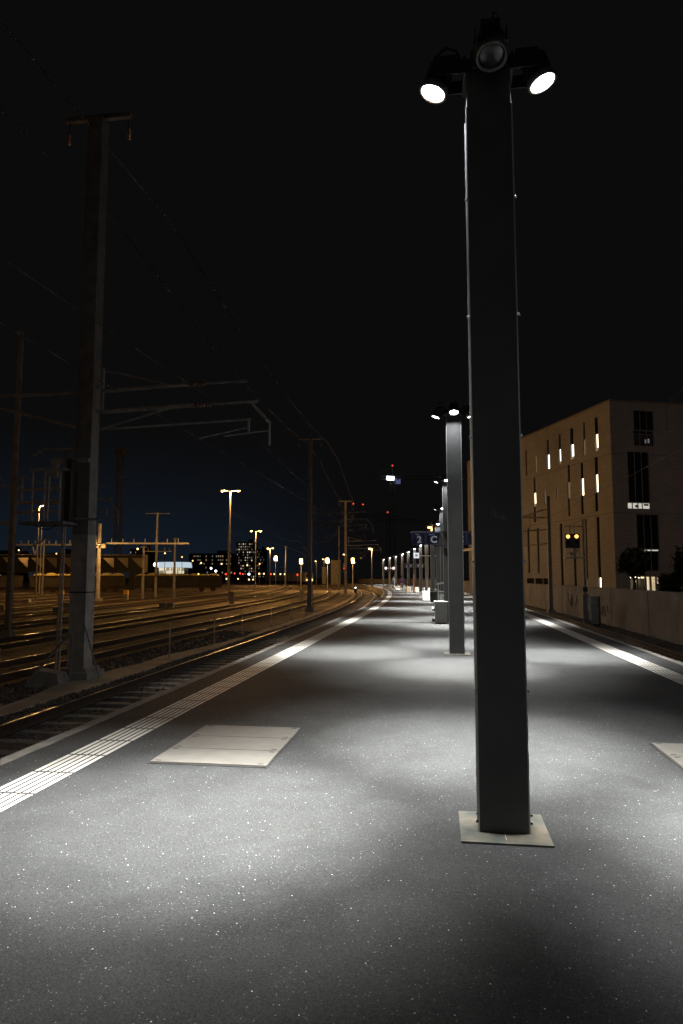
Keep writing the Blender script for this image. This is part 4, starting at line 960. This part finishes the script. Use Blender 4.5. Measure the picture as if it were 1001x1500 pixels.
# ---------------------------------------------------------------- brick building on the right
BX, BY = 22.0, 55.0; th = math.atan(.2)
bl = empty('brick_building', (BX, BY, GZ), 'four-storey pale brick building with narrow tall window slots', 'building', None, th)
ex = Vector((math.cos(th), math.sin(th), 0)); ey = Vector((-math.sin(th), math.cos(th), 0)); K = Vector((BX, BY, 0))
HT = at(893, 588, 55).z-GZ
def onface(x, y, nrm_, along):
    d = ray(x, y); t = (K-Vector((0, 0, EYE))).dot(nrm_)/d.dot(nrm_); p = Vector((0, 0, EYE))+d*t
    return (p-K).dot(along), p.z-GZ
def facade(rects, L_, face, dp=.13):
    """wall sheet with real openings; face 'L' = local x=0 plane along +y, 'R' = local y=0 plane along +x"""
    us = sorted({0, L_} | {min(max(u, 0), L_) for r_ in rects for u in r_[:2]}); zs = sorted({0, HT} | {z for r_ in rects for z in r_[2:4]})
    b = MB()
    P = (lambda u, w, z: (w, u, z)) if face == 'L' else (lambda u, w, z: (u, w, z))
    hole = lambda u, z: any(r_[0] < u < r_[1] and r_[2] < z < r_[3] for r_ in rects)
    for i in range(len(us)-1):
        for j in range(len(zs)-1):
            if not hole((us[i]+us[i+1])/2, (zs[j]+zs[j+1])/2):
                b.quad(P(us[i], 0, zs[j]), P(us[i+1], 0, zs[j]), P(us[i+1], 0, zs[j+1]), P(us[i], 0, zs[j+1]))
    for u0, u1, z0, z1 in [r_[:4] for r_ in rects]:
        b.quad(P(u0, 0, z0), P(u0, dp, z0), P(u0, dp, z1), P(u0, 0, z1)); b.quad(P(u1, 0, z0), P(u1, 0, z1), P(u1, dp, z1), P(u1, dp, z0))
        b.quad(P(u0, 0, z0), P(u1, 0, z0), P(u1, dp, z0), P(u0, dp, z0)); b.quad(P(u0, 0, z1), P(u0, dp, z1), P(u1, dp, z1), P(u1, 0, z1))
    return b
LL, LR = 31.0, 26.0
def prep(lst, face):
    out = []
    for x0, x1, y0, y1, m_ in lst:
        n_, al = (ex, ey) if face == 'L' else (ey, ex)
        ym = (y0+y1)/2; u0 = onface(x0, ym, n_, al)[0]; u1 = onface(x1, ym, n_, al)[0]; xm = (x0+x1)/2
        z1 = onface(xm, y0, n_, al)[1]; z0 = onface(xm, y1, n_, al)[1]
        if u0 > u1: u0, u1 = u1, u0
        out.append((max(u0, .05), u1, max(z0, .05), z1, m_))
    return out
left = [
 (871.5,876,611,636,'glass'), (871,876.5,636.2,661,'win'), (854.5,857,618,644,'glass'), (854.5,858,644.2,667,'win_dim'), (835.5,840,627,651,'glass'), (835,841,651.2,673,'win_cool'),
 (818.5,821.5,636,658,'glass'), (818.5,822,658.2,680,'win_cool'), (801,804,644,666,'glass'), (801,805.5,666.2,687,'win_cool'), (784,787,668,692,'win_dim'), (770,772,659,697,'glass'),
 (871.5,876,669,695,'glass'), (871.5,876.5,695.2,721,'win'), (872,876,721.2,749,'glass'), (851,854.5,678,701,'glass'), (850.8,855.5,701.2,726,'win'), (851.5,855,726.2,753,'glass'),
 (832,835,681,706,'glass'), (831.5,835.5,706.2,730,'win_dim'), (832.5,835,730.2,756,'glass'), (815,817.5,712,731,'win_dim'), (797,800,716,738,'win_dim'), (782,784.5,700,722,'glass'), (781,785.5,722.2,742,'win'), (782.5,785,742.2,765,'glass'),
 (875.5,879.5,757,846,'glass'), (876,881,846.2,862,'win'), (858.5,860.5,760,848,'glass'), (858.5,861,848.2,862,'win_dim'), (841,843,765.5,781,'win_dim'), (841,844,781.2,861,'glass'), (821.5,825,767,860,'glass'),
 (802.5,805,775,839,'glass'), (787.5,790,773,839,'glass'), (773.5,776,774,839,'glass'), (772,782.5,847,860,'glass'), (784,795,847,860,'glass'), (796,805.5,847,860,'glass'),
 (755,757,706,728,'win'), (737,739.5,740,800,'glass'), (718,720,745,800,'glass'), (692,694,745,795,'glass')]
right = [(928,958,602,631,'glass'), (928,958,631.2,654,'balcony'), (920,952,662,736.5,'glass'), (920,953,737,745,'strip'), (933,966,754,805,'glass'), (933,966,805.2,807,'strip'), (933,966,807.2,837,'glass'), (924,967,845,869,'room')]
lw, rw = prep(left, 'L'), prep(right, 'R')
facade(lw, LL, 'L').build('wall', 'brick', bl); facade(rw, LR, 'R').build('wall', 'brick', bl)
b = MB(); b.box((LR/2, LL/2, HT+.02), (LR-.02, LL-.02, .04)); b.box((LR/2, .12, HT+.1), (LR, .24, .18)); b.box((.12, LL/2+.15, HT+.1), (.24, LL-.3, .18)); b.box((LR/2, LL, HT/2), (LR, .2, HT-.1)); b.box((LR, LL/2, HT/2), (.2, LL-.3, HT-.1)); b.build('roof', 'town', bl)
for face, ws in (('L', lw), ('R', rw)):
    for u0, u1, z0, z1, m_ in ws:
        b = MB(); mm = {'balcony': 'glass'}.get(m_, m_)
        if m_ == 'room':
            # recessed lit ground-floor lobby: real box with back wall, posts and a stair
            b.box(((u0+u1)/2, 3.0, (z0+z1)/2), (u1-u0, .05, z1-z0)); w_ = b.build('window', 'room', bl)
            c = MB()
            for q in (.0, .34, .62, .8, 1.0): c.box((u0+(u1-u0)*q, .45, (z0+z1)/2), (.12, .12, z1-z0))
            c.box(((u0+u1)/2+.4, 1.5, z0+.6), (1.2, .6, 1.2)); c.build('frame', 'town_dark', w_)
            c = MB(); c.quad((u0, .13, z0), (u1, .13, z0), (u1, 3, z0), (u0, 3, z0)); c.quad((u0, .13, z1), (u0, 3, z1), (u1, 3, z1), (u1, .13, z1)); c.quad((u0, .13, z0), (u0, 3, z0), (u0, 3, z1), (u0, .13, z1)); c.quad((u1, .13, z0), (u1, .13, z1), (u1, 3, z1), (u1, 3, z0)); c.build('lining', 'white', w_)
            continue
        if m_ in ('win', 'win_cool'):      # bright pane beside a dim glowing strip painting the lit reveal, mullion between
            um = u0+(u1-u0)*random.uniform(.55, .75); zc = z0+(z1-z0)*random.choice([0, 0, 0, .22])
            b.box((.11, (um+u1)/2, (z0+z1)/2), (.04, u1-um-.02, z1-z0)); w_ = b.build('window', 'dim_glow', bl)
            c = MB(); c.box((.112, (u0+um)/2, (zc+z1)/2), (.04, um-u0-.02, z1-zc)); c.build('pane', m_, w_)
            if zc > z0: c = MB(); c.box((.112, (u0+um)/2, (z0+zc)/2-.02), (.04, um-u0-.02, zc-z0-.04)); c.build('pane', 'dim_glow', w_)
            c = MB(); c.box((.09, um, (z0+z1)/2), (.06, .03, z1-z0)); c.build('frame', 'steel', w_)
            continue
        if face == 'L': b.box((.11, (u0+u1)/2, (z0+z1)/2), (.04, u1-u0, z1-z0))
        else: b.box(((u0+u1)/2, .11, (z0+z1)/2), (u1-u0, .04, z1-z0))
        w_ = b.build('window', mm, bl)
        if m_ == 'strip':
            c = MB()
            for q in (.0, .22, .47, .66, 1.0): c.box((u0+(u1-u0)*q, .07, (z0+z1)/2), (.07, .05, z1-z0))
            c.box((u0+(u1-u0)*.42, .075, z0+(z1-z0)*.45), ((u1-u0)*.13, .03, (z1-z0)*.5)); c.box((u0+(u1-u0)*.84, .075, (z0+z1)/2+.1), ((u1-u0)*.2, .03, (z1-z0)*.35)); c.build('frame', 'steel', w_)
        if face == 'R' and m_ in ('glass', 'balcony'):
            c = MB()
            for q in (.02, .34, .66, .98): c.box((u0+(u1-u0)*q, .065, (z0+z1)/2), (.05, .04, z1-z0))
            c.box(((u0+u1)/2, .068, z0+.04), (u1-u0, .05, .06)); 
            if m_ == 'balcony':
                for q in range(12): c.box((u0+(u1-u0)*(q+.5)/12, .02, (z0+z1)/2-.1), (.03, .03, z1-z0-.4))
                c.box(((u0+u1)/2, .0, z1-.3), (u1-u0, .04, .05))
            c.build('frame', 'steel', w_)
            if m_ == 'balcony':
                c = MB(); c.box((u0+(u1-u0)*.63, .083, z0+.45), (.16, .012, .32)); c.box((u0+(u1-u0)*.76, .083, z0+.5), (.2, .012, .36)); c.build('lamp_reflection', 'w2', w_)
# stone bands at the storeys
for face in 'LR':
    b = MB()
    for xx, yy in (((893, 665), (893, 752)) if face == 'L' else ((893, 665), (893, 752))):
        n_, al = (ex, ey); z = onface(xx, yy, ex, ey)[1]
        if face == 'L': b.box((-.004, LL/2, z), (.012, LL, .025))
        else: b.box((LR/2, -.004, z), (LR, .012, .025))
    b.build('storey_band', 'town_dark', bl)
# warm light of the lobby falling out, belongs to the lit lobby
u0, u1, z0, z1, _ = rw[-1]
light('POINT', 'lobby_glow', ((u0+u1)/2, 1.2, z1-.4), 60, (1, .75, .45), bl, radius=.2)
# orange lit strip mast seen between the columns
p = at(698, 860, 70); r = empty('yard_mast', (p.x, 70, GZ), 'orange lit mast between the second and nearest columns, with two short arms', 'mast')
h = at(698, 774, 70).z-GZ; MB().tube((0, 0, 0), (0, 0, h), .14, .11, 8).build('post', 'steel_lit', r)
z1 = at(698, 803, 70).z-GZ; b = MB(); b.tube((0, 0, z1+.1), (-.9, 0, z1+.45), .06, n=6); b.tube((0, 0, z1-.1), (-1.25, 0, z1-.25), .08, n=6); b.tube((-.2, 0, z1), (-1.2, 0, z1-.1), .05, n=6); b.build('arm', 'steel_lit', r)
b = MB(); b.tube((0, 0, 4.6), (-.5, -1.2, 4.8), .04, n=6); b.build('added_lamp_arm', 'steel', r); b = MB(); b.box((-.5, -1.25, 4.86), (.3, .24, .12)); b.build('floodlight', 'bin', r)  # floodlight on an arm added to give this mast its orange light
light('POINT', 'added_work_glow', (-.5, -1.3, 4.66), 55, SOD, r, radius=.1)

# ---------------------------------------------------------------- trees
def tree(x, Y, ybase, hh, rad, label, seed=1, n=2600):
    random.seed(seed); p = at(x, ybase, Y); r = empty('tree', (p.x, Y, GZ), label, 'tree')
    t = MB(); t.tube((0, 0, 0), (.1, 0, hh*.45), .14, .10, 8); limbs = []
    for j in range(9):
        a = j*2.4; z = hh*(.50+.03*j); e = Vector((math.cos(a)*rad*.7, math.sin(a)*rad*.7, z+hh*.18)); t.tube((.05, 0, z), e, .05, .02, 6); limbs.append(e)
    t.tube((.1, 0, hh*.45), (0, 0, hh*.9), .09, .02, 6); t.build('trunk', 'bark', r)
    cl_ = limbs + [Vector((random.gauss(0, rad*.35), random.gauss(0, rad*.35), hh*random.uniform(.58, .97))) for _ in range(13)]
    c = MB()
    for _ in range(n):
        q = random.choice(cl_) + Vector((random.gauss(0, rad*.20), random.gauss(0, rad*.20), random.gauss(0, rad*.2)))
        s = random.uniform(.05, .13); u = Vector((random.gauss(0, 1), random.gauss(0, 1), random.gauss(0, 1))).normalized(); w = u.orthogonal().normalized()*s; u = u*s*1.5
        c.add([q-w, q-u, q+w, q+u], [(0, 1, 2, 3)])
    c.build('crown', 'leaf', r)
tree(928, 44, 868, 4.2, .80, 'dark young tree in front of the lit lobby window', 4)
tree(1020, 42, 868, 4.3, 1.1, 'dark tree cut off by the right picture border', 9)
tree(984, 42, 868, 2.6, .65, 'low dark bush between the two trees over the wall', 12, 1800)
